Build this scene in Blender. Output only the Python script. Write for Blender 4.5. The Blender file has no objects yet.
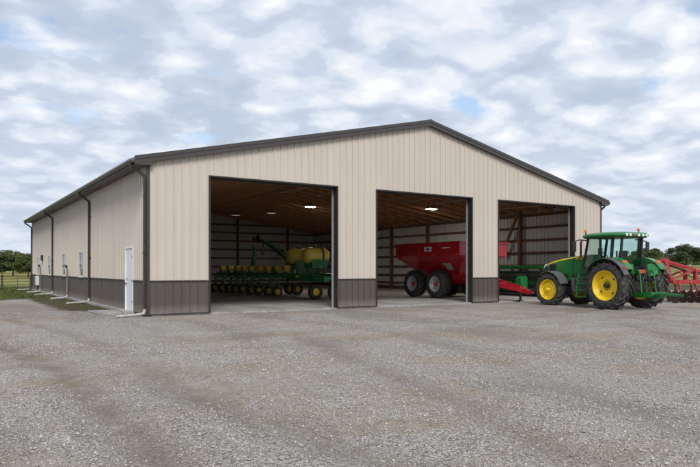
import bpy, bmesh, math, random
import numpy as np
from mathutils import Vector, Matrix, noise

random.seed(7)
rng = np.random.default_rng(11)
S = bpy.context.scene
COL = S.collection
R = math.radians

# ------------------------------------------------------------------ camera
CAM = Vector((-6.08, -22.39, 1.64))
cd = bpy.data.cameras.new('camera')
cd.sensor_width = 36.0
cd.lens = 633.0 / 700.0 * 36.0
cd.shift_y = 0.0507
cd.clip_start = 0.1
cd.clip_end = 6000
cam = bpy.data.objects.new('camera', cd)
COL.objects.link(cam)
cam.location = CAM
cam.rotation_euler = (R(90), 0, R(-32.9))
S.camera = cam

# ------------------------------------------------------------------ world
SUN_AZ, SUN_EL = 200.0, 44.0        # compass style from +Y towards +X
W = bpy.data.worlds.new('World')
S.world = W
W.use_nodes = True
wn, wl = W.node_tree.nodes, W.node_tree.links
wn.clear()


def wnode(t, **k):
    n = wn.new(t)
    for a, b in k.items():
        setattr(n, a, b)
    return n


wo = wnode('ShaderNodeOutputWorld')
sky = wnode('ShaderNodeTexSky', sky_type='NISHITA')
sky.sun_disc = False
sky.sun_elevation = R(SUN_EL)
sky.sun_rotation = R(SUN_AZ)
sky.air_density = 1.0
sky.dust_density = 0.6
b_sky = wnode('ShaderNodeBackground')
b_sky.inputs['Strength'].default_value = 0.10
wl.new(sky.outputs[0], b_sky.inputs['Color'])
# cloud deck: direction projected on a plane high above
tc = wnode('ShaderNodeTexCoord')
sep = wnode('ShaderNodeSeparateXYZ')
wl.new(tc.outputs['Generated'], sep.inputs[0])


def wmath(op, a, b=None, c=None, clamp=False):
    n = wnode('ShaderNodeMath', operation=op)
    n.use_clamp = clamp
    for i, v in enumerate((a, b, c)):
        if v is None:
            continue
        if isinstance(v, (int, float)):
            n.inputs[i].default_value = v
        else:
            wl.new(v, n.inputs[i])
    return n.outputs[0]


COV_OFF = (3.1, 7.9, 0)
zc = wmath('ADD', wmath('MAXIMUM', sep.outputs[2], 0.0), 0.22)
cx = wmath('DIVIDE', sep.outputs[0], zc)
cy = wmath('DIVIDE', sep.outputs[1], zc)
comb = wnode('ShaderNodeCombineXYZ')
wl.new(cx, comb.inputs[0])
wl.new(cy, comb.inputs[1])
comb.inputs[2].default_value = 3.7


def wnoise(scale, detail, rough, dist, off):
    m = wnode('ShaderNodeMapping')
    m.inputs['Location'].default_value = off
    m.inputs['Rotation'].default_value = (0, 0, R(33))
    m.inputs['Scale'].default_value = (scale * 0.85, scale * 1.1, 1)
    wl.new(comb.outputs[0], m.inputs[0])
    n = wnode('ShaderNodeTexNoise')
    n.inputs['Scale'].default_value = 1.0
    n.inputs['Detail'].default_value = detail
    n.inputs['Roughness'].default_value = rough
    n.inputs['Distortion'].default_value = dist
    wl.new(m.outputs[0], n.inputs['Vector'])
    return n.outputs[0]


n_big = wnoise(1.4, 3.0, 0.5, 0.2, (2.3, 7.1, 0))
n_mid = wnoise(6.4, 6.0, 0.47, 0.1, (5.2, 1.4, 0))
n_cov = wnoise(2.6, 6.0, 0.52, 0.1, COV_OFF)
# puffs: rounded cells, their outlines broken up by noise
wv = wnode('ShaderNodeTexNoise')
wv.inputs['Scale'].default_value = 5.0
wv.inputs['Detail'].default_value = 5.0
wl.new(comb.outputs[0], wv.inputs['Vector'])
wsc = wnode('ShaderNodeVectorMath', operation='SCALE')
wsc.inputs['Scale'].default_value = 0.34
wl.new(wv.outputs['Color'], wsc.inputs[0])
wad = wnode('ShaderNodeVectorMath', operation='ADD')
wl.new(comb.outputs[0], wad.inputs[0])
wl.new(wsc.outputs[0], wad.inputs[1])
vor = wnode('ShaderNodeTexVoronoi', feature='SMOOTH_F1')
vor.inputs['Scale'].default_value = 5.8
vor.inputs['Smoothness'].default_value = 0.55
wl.new(wad.outputs[0], vor.inputs['Vector'])
puff = wmath('SUBTRACT', 0.95, wmath('MULTIPLY', vor.outputs['Distance'], 0.95))
bright = wmath('ADD', wmath('ADD', wmath('MULTIPLY', n_big, 0.20), wmath('MULTIPLY', n_mid, 0.40)), wmath('MULTIPLY', puff, 0.38))
# the deck closes up and loses contrast towards the horizon, all round
upf = wmath('MULTIPLY', wmath('MAXIMUM', sep.outputs[2], 0.0), 4.5, clamp=True)
bright = wmath('ADD', wmath('MULTIPLY', wmath('SUBTRACT', bright, 0.505), wmath('ADD', wmath('MULTIPLY', upf, 0.65), 0.35)), 0.505)
ramp = wnode('ShaderNodeValToRGB')
ramp.color_ramp.interpolation = 'EASE'
e = ramp.color_ramp.elements
e[0].position = 0.37
e[0].color = (0.45, 0.52, 0.635, 1)
e[1].position = 0.66
e[1].color = (0.84, 0.855, 0.885, 1)
for pos, colr in ((0.45, (0.51, 0.58, 0.69, 1)), (0.51, (0.62, 0.68, 0.775, 1)), (0.58, (0.735, 0.77, 0.83, 1))):
    k = e.new(pos)
    k.color = colr
wl.new(bright, ramp.inputs[0])
b_cl = wnode('ShaderNodeBackground')
b_cl.inputs['Strength'].default_value = 0.67
wl.new(ramp.outputs[0], b_cl.inputs['Color'])
covr = wnode('ShaderNodeValToRGB')
covr.color_ramp.interpolation = 'EASE'
ce = covr.color_ramp.elements
ce[0].position = 0.32
ce[0].color = (0.25, 0.25, 0.25, 1)
ce[1].position = 0.42
ce[1].color = (1, 1, 1, 1)
wl.new(wmath('ADD', n_cov, wmath('SUBTRACT', 0.30, wmath('MULTIPLY', upf, 0.30))), covr.inputs[0])
mixs = wnode('ShaderNodeMixShader')
wl.new(covr.outputs[0], mixs.inputs[0])
wl.new(b_sky.outputs[0], mixs.inputs[1])
wl.new(b_cl.outputs[0], mixs.inputs[2])
wl.new(mixs.outputs[0], wo.inputs[0])

# ------------------------------------------------------------------ sun
sd = bpy.data.lights.new('sun', 'SUN')
sd.energy = 1.5
sd.angle = R(24)
sd.color = (1.0, 0.955, 0.89)
sun = bpy.data.objects.new('sun', sd)
COL.objects.link(sun)
sv = Vector((math.sin(R(SUN_AZ)) * math.cos(R(SUN_EL)), math.cos(R(SUN_AZ)) * math.cos(R(SUN_EL)), math.sin(R(SUN_EL))))
sun.location = sv * 100
sun.rotation_euler = sv.to_track_quat('Z', 'Y').to_euler()

vs = S.view_settings
vs.view_transform = 'Standard'
vs.look = 'None'
vs.gamma = 1
vs.use_curve_mapping = False
vs.exposure = 0.80
S.cycles.use_denoising = True
S.cycles.max_bounces = 8
S.cycles.diffuse_bounces = 5


# ------------------------------------------------------------------ materials
class NB:
    """small helper round a node tree"""

    def __init__(self, name):
        self.m = bpy.data.materials.new(name)
        self.m.use_nodes = True
        self.t = self.m.node_tree
        self.n, self.l = self.t.nodes, self.t.links
        self.b = self.n['Principled BSDF']
        self.tc = self.n.new('ShaderNodeTexCoord')

    def put(self, sock, v):
        if isinstance(v, (int, float)):
            sock.default_value = v
        elif isinstance(v, (tuple, list)):
            sock.default_value = tuple(v) + ((1,) if len(v) == 3 and sock.type == 'RGBA' else ())
        else:
            self.l.new(v, sock)

    def math(self, op, a, b=None, clamp=False):
        n = self.n.new('ShaderNodeMath')
        n.operation = op
        n.use_clamp = clamp
        self.put(n.inputs[0], a)
        if b is not None:
            self.put(n.inputs[1], b)
        return n.outputs[0]

    def noise(self, scale, detail=4, rough=0.55, dist=0.0, vec=None, sc=None):
        n = self.n.new('ShaderNodeTexNoise')
        n.inputs['Scale'].default_value = scale
        n.inputs['Detail'].default_value = detail
        n.inputs['Roughness'].default_value = rough
        n.inputs['Distortion'].default_value = dist
        v = vec or self.tc.outputs['Object']
        if sc:
            mp = self.n.new('ShaderNodeMapping')
            mp.inputs['Scale'].default_value = sc
            self.l.new(v, mp.inputs[0])
            v = mp.outputs[0]
        self.l.new(v, n.inputs['Vector'])
        return n.outputs[0]

    def voro(self, scale, feature='F1', out='Distance', rnd=1.0):
        n = self.n.new('ShaderNodeTexVoronoi')
        n.feature = feature
        n.inputs['Scale'].default_value = scale
        n.inputs['Randomness'].default_value = rnd
        self.l.new(self.tc.outputs['Object'], n.inputs['Vector'])
        return n.outputs[out]

    def ramp(self, fac, stops, interp='LINEAR'):
        n = self.n.new('ShaderNodeValToRGB')
        n.color_ramp.interpolation = interp
        el = n.color_ramp.elements
        while len(el) < len(stops):
            el.new(0.5)
        for x, (p, c) in zip(el, stops):
            x.position = p
            x.color = tuple(c) + (1,) if len(c) == 3 else tuple(c)
        self.l.new(fac, n.inputs[0])
        return n.outputs[0]

    def mix(self, fac, a, b, mode='MIX'):
        n = self.n.new('ShaderNodeMix')
        n.data_type = 'RGBA'
        n.blend_type = mode
        self.put(n.inputs[0], fac)
        self.put(n.inputs[6], a)
        self.put(n.inputs[7], b)
        return n.outputs[2]

    def bump(self, h, strength=0.3, dist=0.01):
        n = self.n.new('ShaderNodeBump')
        n.inputs['Strength'].default_value = strength
        n.inputs['Distance'].default_value = dist
        self.l.new(h, n.inputs['Height'])
        self.l.new(n.outputs[0], self.b.inputs['Normal'])

    def set(self, **k):
        for a, v in k.items():
            self.put(self.b.inputs[a.replace('_', ' ')], v)
        return self.m


def paint(name, col, rough=0.4, metal=0.0, var=0.12, scale=3.0, dirt=None, dirt_amt=0.0, coat=0.0, bump=0.0):
    b = NB(name)
    nz = b.noise(scale, 5, 0.6)
    dark = tuple(c * (1 - var) for c in col)
    lite = tuple(min(1, c * (1 + var)) for c in col)
    c = b.ramp(nz, [(0.3, dark), (0.7, lite)])
    if dirt:
        d = b.math('MULTIPLY', b.ramp(b.noise(scale * 2.3, 6, 0.65), [(0.42, (0, 0, 0)), (0.72, (1, 1, 1))]), dirt_amt)
        c = b.mix(d, c, dirt)
    b.put(b.b.inputs['Base Color'], c)
    rr = b.math('ADD', b.math('MULTIPLY', b.noise(scale * 1.7, 4), 0.2), rough - 0.1)
    b.set(Roughness=rr, Metallic=metal)
    if coat:
        b.set(Coat_Weight=coat, Coat_Roughness=0.15)
    if bump:
        b.bump(b.noise(scale * 12, 4), bump, 0.01)
    return b.m


def steel_wall(name, col, rough=0.45, var=0.05):
    """painted steel cladding with faint streaks and dust low down on it"""
    b = NB(name)
    st = b.noise(1.0, 5, 0.6, sc=(6, 6, 0.35))
    bl = b.noise(0.5, 4, 0.6)
    f = b.math('ADD', b.math('MULTIPLY', st, 0.55), b.math('MULTIPLY', bl, 0.45))
    c = b.ramp(f, [(0.35, tuple(x * (1 - var) for x in col)), (0.65, tuple(min(1, x * (1 + var)) for x in col))])
    oi = b.n.new('ShaderNodeObjectInfo')
    c = b.mix(b.math('MULTIPLY', oi.outputs['Random'], 0.10), c, tuple(x * 0.72 for x in col))
    sp = b.n.new('ShaderNodeSeparateXYZ')
    b.l.new(b.tc.outputs['Object'], sp.inputs[0])
    low = b.math('SUBTRACT', 1.0, b.math('MULTIPLY', sp.outputs[2], 2.6), clamp=True)
    dustm = b.math('MULTIPLY', low, b.math('MULTIPLY', b.noise(5.0, 6, 0.7), 1.0), clamp=True)
    c = b.mix(dustm, c, (0.34, 0.30, 0.26))
    b.put(b.b.inputs['Base Color'], c)
    b.set(Roughness=b.math('ADD', b.math('MULTIPLY', bl, 0.2), rough - 0.1))
    b.bump(b.noise(1.3, 3, 0.5, sc=(1.4, 1.4, 0.6)), 0.22, 0.03)
    return b.m


def wood(name, a, c2, rough=0.75, sc=(14, 14, 1.2)):
    b = NB(name)
    g = b.noise(1.0, 6, 0.65, 0.5, sc=sc)
    g2 = b.noise(0.8, 3, 0.5)
    f = b.math('ADD', b.math('MULTIPLY', g, 0.65), b.math('MULTIPLY', g2, 0.35))
    b.put(b.b.inputs['Base Color'], b.ramp(f, [(0.35, a), (0.65, c2)]))
    b.set(Roughness=rough)
    b.bump(g, 0.25, 0.004)
    return b.m


M = {}
M['tan'] = steel_wall('tan_steel', (0.575, 0.512, 0.448), 0.42, 0.05)
M['tan_trim'] = paint('tan_trim', (0.62, 0.57, 0.50), 0.4, var=0.05)
M['bronze'] = steel_wall('bronze_steel', (0.098, 0.083, 0.073), 0.45, 0.08)
M['bronze_trim'] = paint('bronze_trim', (0.045, 0.039, 0.036), 0.38, var=0.10, scale=2, dirt=(0.22, 0.2, 0.18), dirt_amt=0.12)
M['jamb'] = paint('dark_jamb', (0.03, 0.027, 0.025), 0.45, var=0.15)
M['fascia'] = paint('fascia_bronze', (0.062, 0.054, 0.050), 0.36, var=0.08, scale=1.2)
M['roof_edge'] = paint('roof_steel', (0.30, 0.28, 0.265), 0.35, metal=0.2, var=0.06)
M['liner'] = steel_wall('bare_liner_steel', (0.60, 0.60, 0.60), 0.5, 0.12)
M['galv'] = paint('galvanised_steel', (0.55, 0.56, 0.58), 0.35, metal=0.5, var=0.1, scale=6)
M['sash'] = paint('window_sash', (0.52, 0.50, 0.47), 0.45, var=0.06)
M['white'] = paint('white_paint', (0.78, 0.79, 0.80), 0.4, var=0.04, scale=2, dirt=(0.45, 0.42, 0.38), dirt_amt=0.25)
M['pvc'] = paint('white_pvc', (0.55, 0.545, 0.53), 0.5, var=0.12, scale=5, dirt=(0.22, 0.19, 0.16), dirt_amt=0.8)
M['greypipe'] = paint('grey_pipe', (0.20, 0.19, 0.18), 0.5, var=0.15, scale=4)
M['post'] = wood('brown_post_wood', (0.12, 0.055, 0.028), (0.24, 0.12, 0.06))
M['girt'] = wood('brown_girt_wood', (0.10, 0.048, 0.027), (0.20, 0.10, 0.055), sc=(2, 1.0, 14))
M['truss'] = wood('truss_wood', (0.36, 0.17, 0.08), (0.60, 0.33, 0.17), sc=(1.2, 14, 14))
M['purlin'] = wood('purlin_wood', (0.34, 0.17, 0.085), (0.54, 0.30, 0.16), sc=(14, 1.2, 14))
M['deck'] = wood('roof_deck_wood', (0.36, 0.18, 0.09), (0.54, 0.30, 0.16), sc=(1.5, 5, 5))
M['greywood'] = wood('weathered_post_wood', (0.05, 0.036, 0.026), (0.13, 0.095, 0.07))
M['glass'] = NB('window_glass').set(Base_Color=(0.05, 0.07, 0.08), Roughness=0.05, Specular_IOR_Level=0.9)


def clear_glass(name, tint, alpha):
    b = NB(name)
    out = b.n['Material Output']
    g = b.n.new('ShaderNodeBsdfGlossy')
    g.inputs['Roughness'].default_value = 0.03
    t = b.n.new('ShaderNodeBsdfTransparent')
    t.inputs[0].default_value = (*tint, 1)
    fr = b.n.new('ShaderNodeLayerWeight')
    fr.inputs['Blend'].default_value = 0.5
    sch = b.math('MULTIPLY', b.math('POWER', fr.outputs['Facing'], 5.0), 0.6)
    mx = b.n.new('ShaderNodeMixShader')
    b.l.new(b.math('ADD', sch, alpha, clamp=True), mx.inputs[0])
    b.l.new(t.outputs[0], mx.inputs[1])
    b.l.new(g.outputs[0], mx.inputs[2])
    b.l.new(mx.outputs[0], out.inputs['Surface'])
    return b.m


M['cabglass'] = clear_glass('tinted_cab_glass', (0.86, 0.95, 0.93), 0.05)
M['green'] = paint('green_paint', (0.010, 0.165, 0.032), 0.30, var=0.18, scale=2, dirt=(0.16, 0.14, 0.1), dirt_amt=0.16, coat=0.4)
M['deepgreen'] = paint('planter_green_paint', (0.015, 0.23, 0.06), 0.32, var=0.25, scale=3, dirt=(0.16, 0.15, 0.11), dirt_amt=0.25, coat=0.4)
M['yellow'] = paint('yellow_paint', (0.90, 0.62, 0.015), 0.4, var=0.08, scale=4, dirt=(0.35, 0.26, 0.12), dirt_amt=0.28)
M['tank'] = paint('yellow_plastic', (0.86, 0.64, 0.10), 0.38, var=0.10, scale=2, dirt=(0.3, 0.24, 0.1), dirt_amt=0.2)
M['red'] = paint('red_paint', (0.46, 0.010, 0.022), 0.33, var=0.16, scale=1.6, dirt=(0.22, 0.10, 0.08), dirt_amt=0.2, coat=0.4)
M['diskred'] = paint('worn_red_paint', (0.36, 0.02, 0.025), 0.45, var=0.2, scale=4, dirt=(0.25, 0.15, 0.1), dirt_amt=0.35)
M['black'] = paint('black_plastic', (0.022, 0.022, 0.023), 0.5, var=0.3, scale=5, dirt=(0.12, 0.11, 0.1), dirt_amt=0.2)
M['tyre'] = paint('dusty_rubber', (0.020, 0.0195, 0.0195), 0.62, var=0.3, scale=5, dirt=(0.20, 0.175, 0.145), dirt_amt=0.5, bump=0.25)
M['fendergrey'] = paint('grey_fender_plastic', (0.085, 0.088, 0.09), 0.55, var=0.12, scale=4, dirt=(0.2, 0.18, 0.15), dirt_amt=0.25)
M['darkmetal'] = paint('dark_machine_metal', (0.035, 0.033, 0.032), 0.5, metal=0.3, var=0.3, scale=7, dirt=(0.14, 0.11, 0.08), dirt_amt=0.35)
M['silver'] = paint('silver_rim', (0.55, 0.55, 0.55), 0.4, metal=0.3, var=0.1, scale=5, dirt=(0.2, 0.18, 0.16), dirt_amt=0.3)
M['disc'] = paint('worn_disc_steel', (0.10, 0.085, 0.07), 0.4, metal=0.6, var=0.4, scale=8, dirt=(0.16, 0.10, 0.06), dirt_amt=0.5)
M['amber'] = NB('amber_lens').set(Base_Color=(0.75, 0.20, 0.015), Roughness=0.2, Coat_Weight=0.5)
M['redlens'] = NB('red_lens').set(Base_Color=(0.5, 0.05, 0.03), Roughness=0.2, Coat_Weight=0.5)
M['lamp'] = NB('lamp_lens').set(Base_Color=(0.75, 0.76, 0.78), Roughness=0.12)
M['seat'] = paint('black_seat', (0.03, 0.03, 0.028), 0.7, var=0.2)
M['sticker'] = paint('white_sticker', (0.75, 0.75, 0.73), 0.5, var=0.05)
M['logo'] = paint('sticker_ink', (0.03, 0.03, 0.03), 0.5)
lb = NB('lit_lamp')
lb.set(Base_Color=(0.9, 0.9, 0.85), Emission_Color=(1.0, 0.90, 0.74), Emission_Strength=70.0)
M['lit'] = lb.m
lb = NB('dim_lit_lamp')
lb.set(Base_Color=(0.8, 0.8, 0.78), Emission_Color=(1.0, 0.92, 0.8), Emission_Strength=0.15)
M['dim'] = lb.m

# concrete
b = NB('concrete')
c1 = b.ramp(b.noise(0.8, 7, 0.6), [(0.3, (0.29, 0.28, 0.262)), (0.7, (0.45, 0.44, 0.415))])
c1 = b.mix(b.math('MULTIPLY', b.ramp(b.noise(2.6, 6, 0.7, 0.6, sc=(1, 0.35, 1)), [(0.46, (0, 0, 0)), (0.68, (1, 1, 1))]), 0.6), c1, (0.17, 0.155, 0.14))
c1 = b.mix(b.math('MULTIPLY', b.ramp(b.noise(1.0, 5, 0.65, 0.3, sc=(1.6, 0.12, 1)), [(0.54, (0, 0, 0)), (0.62, (1, 1, 1))]), 0.5), c1, (0.12, 0.11, 0.10))
b.put(b.b.inputs['Base Color'], c1)
b.set(Roughness=0.7)
b.bump(b.noise(60, 4), 0.15, 0.004)
M['concrete'] = b.m

# gravel yard
b = NB('gravel')
v1 = b.voro(44, 'F1', 'Color')
v1d = b.voro(44, 'F1', 'Distance')
v2d = b.voro(95, 'F1', 'Distance')
bw = b.n.new('ShaderNodeRGBToBW')
b.l.new(v1, bw.inputs[0])
v3 = b.voro(95, 'F1', 'Color')
bw3 = b.n.new('ShaderNodeRGBToBW')
b.l.new(v3, bw3.inputs[0])
st = b.math('ADD', b.math('MULTIPLY', bw.outputs[0], 0.6), b.math('MULTIPLY', bw3.outputs[0], 0.4))
gc = b.ramp(st, [(0.16, (0.16, 0.143, 0.127)), (0.36, (0.35, 0.32, 0.29)), (0.6, (0.52, 0.48, 0.44)), (0.82, (0.72, 0.685, 0.65))])
gap = b.ramp(v1d, [(0.42, (1, 1, 1)), (0.82, (0.5, 0.48, 0.455))])
gc = b.mix(1.0, gc, gap, 'MULTIPLY')
# damp / sandy patches of their own shape, stretched the way vehicles drive
pn = b.noise(1.0, 7, 0.62, 0.5, sc=(0.16, 0.42, 1))
pn2 = b.noise(0.55, 7, 0.68, 0.8)
pn3 = b.noise(1.0, 6, 0.62, 0.6, sc=(0.42, 0.11, 1))
sandf = b.math('MULTIPLY', b.ramp(b.math('ADD', b.math('MULTIPLY', pn, 0.5), b.math('MULTIPLY', pn2, 0.5)), [(0.49, (0, 0, 0)), (0.57, (1, 1, 1))]), 0.85)
fine = b.noise(130, 3, 0.6)
sandc = b.ramp(fine, [(0.3, (0.30, 0.235, 0.17)), (0.7, (0.52, 0.43, 0.335))])
sandc = b.mix(b.ramp(b.noise(7, 5, 0.7), [(0.42, (0, 0, 0)), (0.7, (1, 1, 1))]), sandc, (0.24, 0.185, 0.135))
gc = b.mix(sandf, gc, sandc)
dk = b.math('MULTIPLY', b.ramp(pn3, [(0.49, (0, 0, 0)), (0.62, (1, 1, 1))]), 0.6)
gc = b.mix(dk, gc, (0.21, 0.19, 0.17))
lt = b.math('MULTIPLY', b.ramp(b.noise(1.0, 6, 0.6, 0.4, sc=(0.10, 0.5, 1)), [(0.54, (0, 0, 0)), (0.66, (1, 1, 1))]), 0.30)
gc = b.mix(lt, gc, (0.50, 0.475, 0.445))
# trodden dirt in the wheel ruts
ra = b.n.new('ShaderNodeAttribute')
ra.attribute_name = 'rut'
rf_ = b.math('MULTIPLY', ra.outputs['Fac'], b.ramp(b.noise(1.1, 7, 0.7, 0.6), [(0.34, (0.15, 0.15, 0.15)), (0.52, (1, 1, 1))]))
dirtc = b.ramp(b.noise(24, 6, 0.75), [(0.32, (0.10, 0.077, 0.06)), (0.5, (0.20, 0.157, 0.122)), (0.72, (0.38, 0.315, 0.25))])
gc = b.mix(b.math('MULTIPLY', rf_, 0.85), gc, dirtc)
# soil and thin weeds along the side wall and the far edge of the yard
va = b.n.new('ShaderNodeAttribute')
va.attribute_name = 'soil'
vm = b.ramp(b.math('ADD', va.outputs['Fac'], b.math('MULTIPLY', b.math('SUBTRACT', b.noise(2.2, 7, 0.72, 0.3), 0.5), 0.9)), [(0.38, (0, 0, 0)), (0.62, (1, 1, 1))])
soilc = b.ramp(b.noise(5.5, 8, 0.78, 0.5), [(0.36, (0.035, 0.032, 0.018)), (0.47, (0.10, 0.075, 0.048)), (0.56, (0.085, 0.095, 0.032)), (0.66, (0.17, 0.14, 0.10)), (0.76, (0.36, 0.33, 0.29))])
gc = b.mix(vm, gc, soilc)
b.put(b.b.inputs['Base Color'], gc)
b.set(Roughness=0.92, Specular_IOR_Level=0.2)
hh = b.math('ADD', b.math('MULTIPLY', b.math('SUBTRACT', 1.0, v1d), 0.7), b.math('MULTIPLY', b.math('SUBTRACT', 1.0, v2d), 0.4))
hh = b.math('ADD', hh, b.math('MULTIPLY', b.noise(9, 6, 0.7), 1.6))
b.bump(hh, 1.0, 0.026)
M['gravel'] = b.m

b = NB('gravel_stone')
gi = b.n.new('ShaderNodeNewGeometry')
gc = b.ramp(gi.outputs['Random Per Island'], [(0.0, (0.17, 0.153, 0.138)), (0.3, (0.32, 0.295, 0.272)), (0.6, (0.45, 0.42, 0.39)), (0.85, (0.54, 0.49, 0.44)), (0.99, (0.68, 0.65, 0.62))])
gc = b.mix(0.35, gc, b.ramp(b.noise(60, 4), [(0.3, (0.2, 0.18, 0.16)), (0.7, (0.5, 0.48, 0.45))]))
b.put(b.b.inputs['Base Color'], gc)
b.set(Roughness=0.9, Specular_IOR_Level=0.25)
M['stone'] = b.m

# field
b = NB('field_grass')
f1 = b.noise(0.05, 7, 0.6)
f2 = b.noise(1.0, 6, 0.65, sc=(0.02, 0.10, 1))
f3 = b.noise(4.0, 6, 0.7)
ff = b.math('ADD', b.math('MULTIPLY', f1, 0.35), b.math('ADD', b.math('MULTIPLY', f2, 0.4), b.math('MULTIPLY', f3, 0.25)))
fc = b.ramp(ff, [(0.36, (0.085, 0.125, 0.025)), (0.46, (0.15, 0.175, 0.045)), (0.54, (0.27, 0.245, 0.085)), (0.64, (0.36, 0.29, 0.14))])
b.put(b.b.inputs['Base Color'], fc)
b.set(Roughness=0.95, Specular_IOR_Level=0.1)
b.bump(f3, 0.6, 0.08)
M['field'] = b.m

b = NB('verge_soil')
f3 = b.noise(3.0, 7, 0.7, 0.4)
fc = b.ramp(f3, [(0.35, (0.045, 0.05, 0.02)), (0.5, (0.085, 0.07, 0.042)), (0.62, (0.11, 0.115, 0.045)), (0.75, (0.21, 0.19, 0.155))])
b.put(b.b.inputs['Base Color'], fc)
b.set(Roughness=0.95, Specular_IOR_Level=0.15)
b.bump(b.noise(28, 5, 0.7), 0.8, 0.03)
M['verge'] = b.m

b = NB('grass_blade')
gi = b.n.new('ShaderNodeNewGeometry')
b.put(b.b.inputs['Base Color'], b.ramp(gi.outputs['Random Per Island'], [(0.0, (0.05, 0.075, 0.015)), (0.5, (0.08, 0.125, 0.025)), (0.8, (0.13, 0.15, 0.04)), (1.0, (0.24, 0.20, 0.09))]))
b.set(Roughness=0.8, Specular_IOR_Level=0.2)
M['blade'] = b.m


def leafmat(name, a, c, d):
    b = NB(name)
    gi = b.n.new('ShaderNodeNewGeometry')
    b.put(b.b.inputs['Base Color'], b.ramp(gi.outputs['Random Per Island'], [(0.0, a), (0.5, c), (1.0, d)]))
    b.set(Roughness=0.75, Specular_IOR_Level=0.2)
    return b.m


M['leaf_a'] = leafmat('leaf_mid_green', (0.058, 0.085, 0.034), (0.092, 0.125, 0.05), (0.135, 0.17, 0.07))
M['leaf_b'] = leafmat('leaf_dark_green', (0.05, 0.072, 0.042), (0.076, 0.102, 0.055), (0.11, 0.135, 0.07))
M['leaf_c'] = leafmat('leaf_olive', (0.05, 0.07, 0.02), (0.08, 0.10, 0.03), (0.12, 0.14, 0.045))
M['bark'] = wood('bark', (0.05, 0.04, 0.03), (0.12, 0.095, 0.07))


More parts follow.
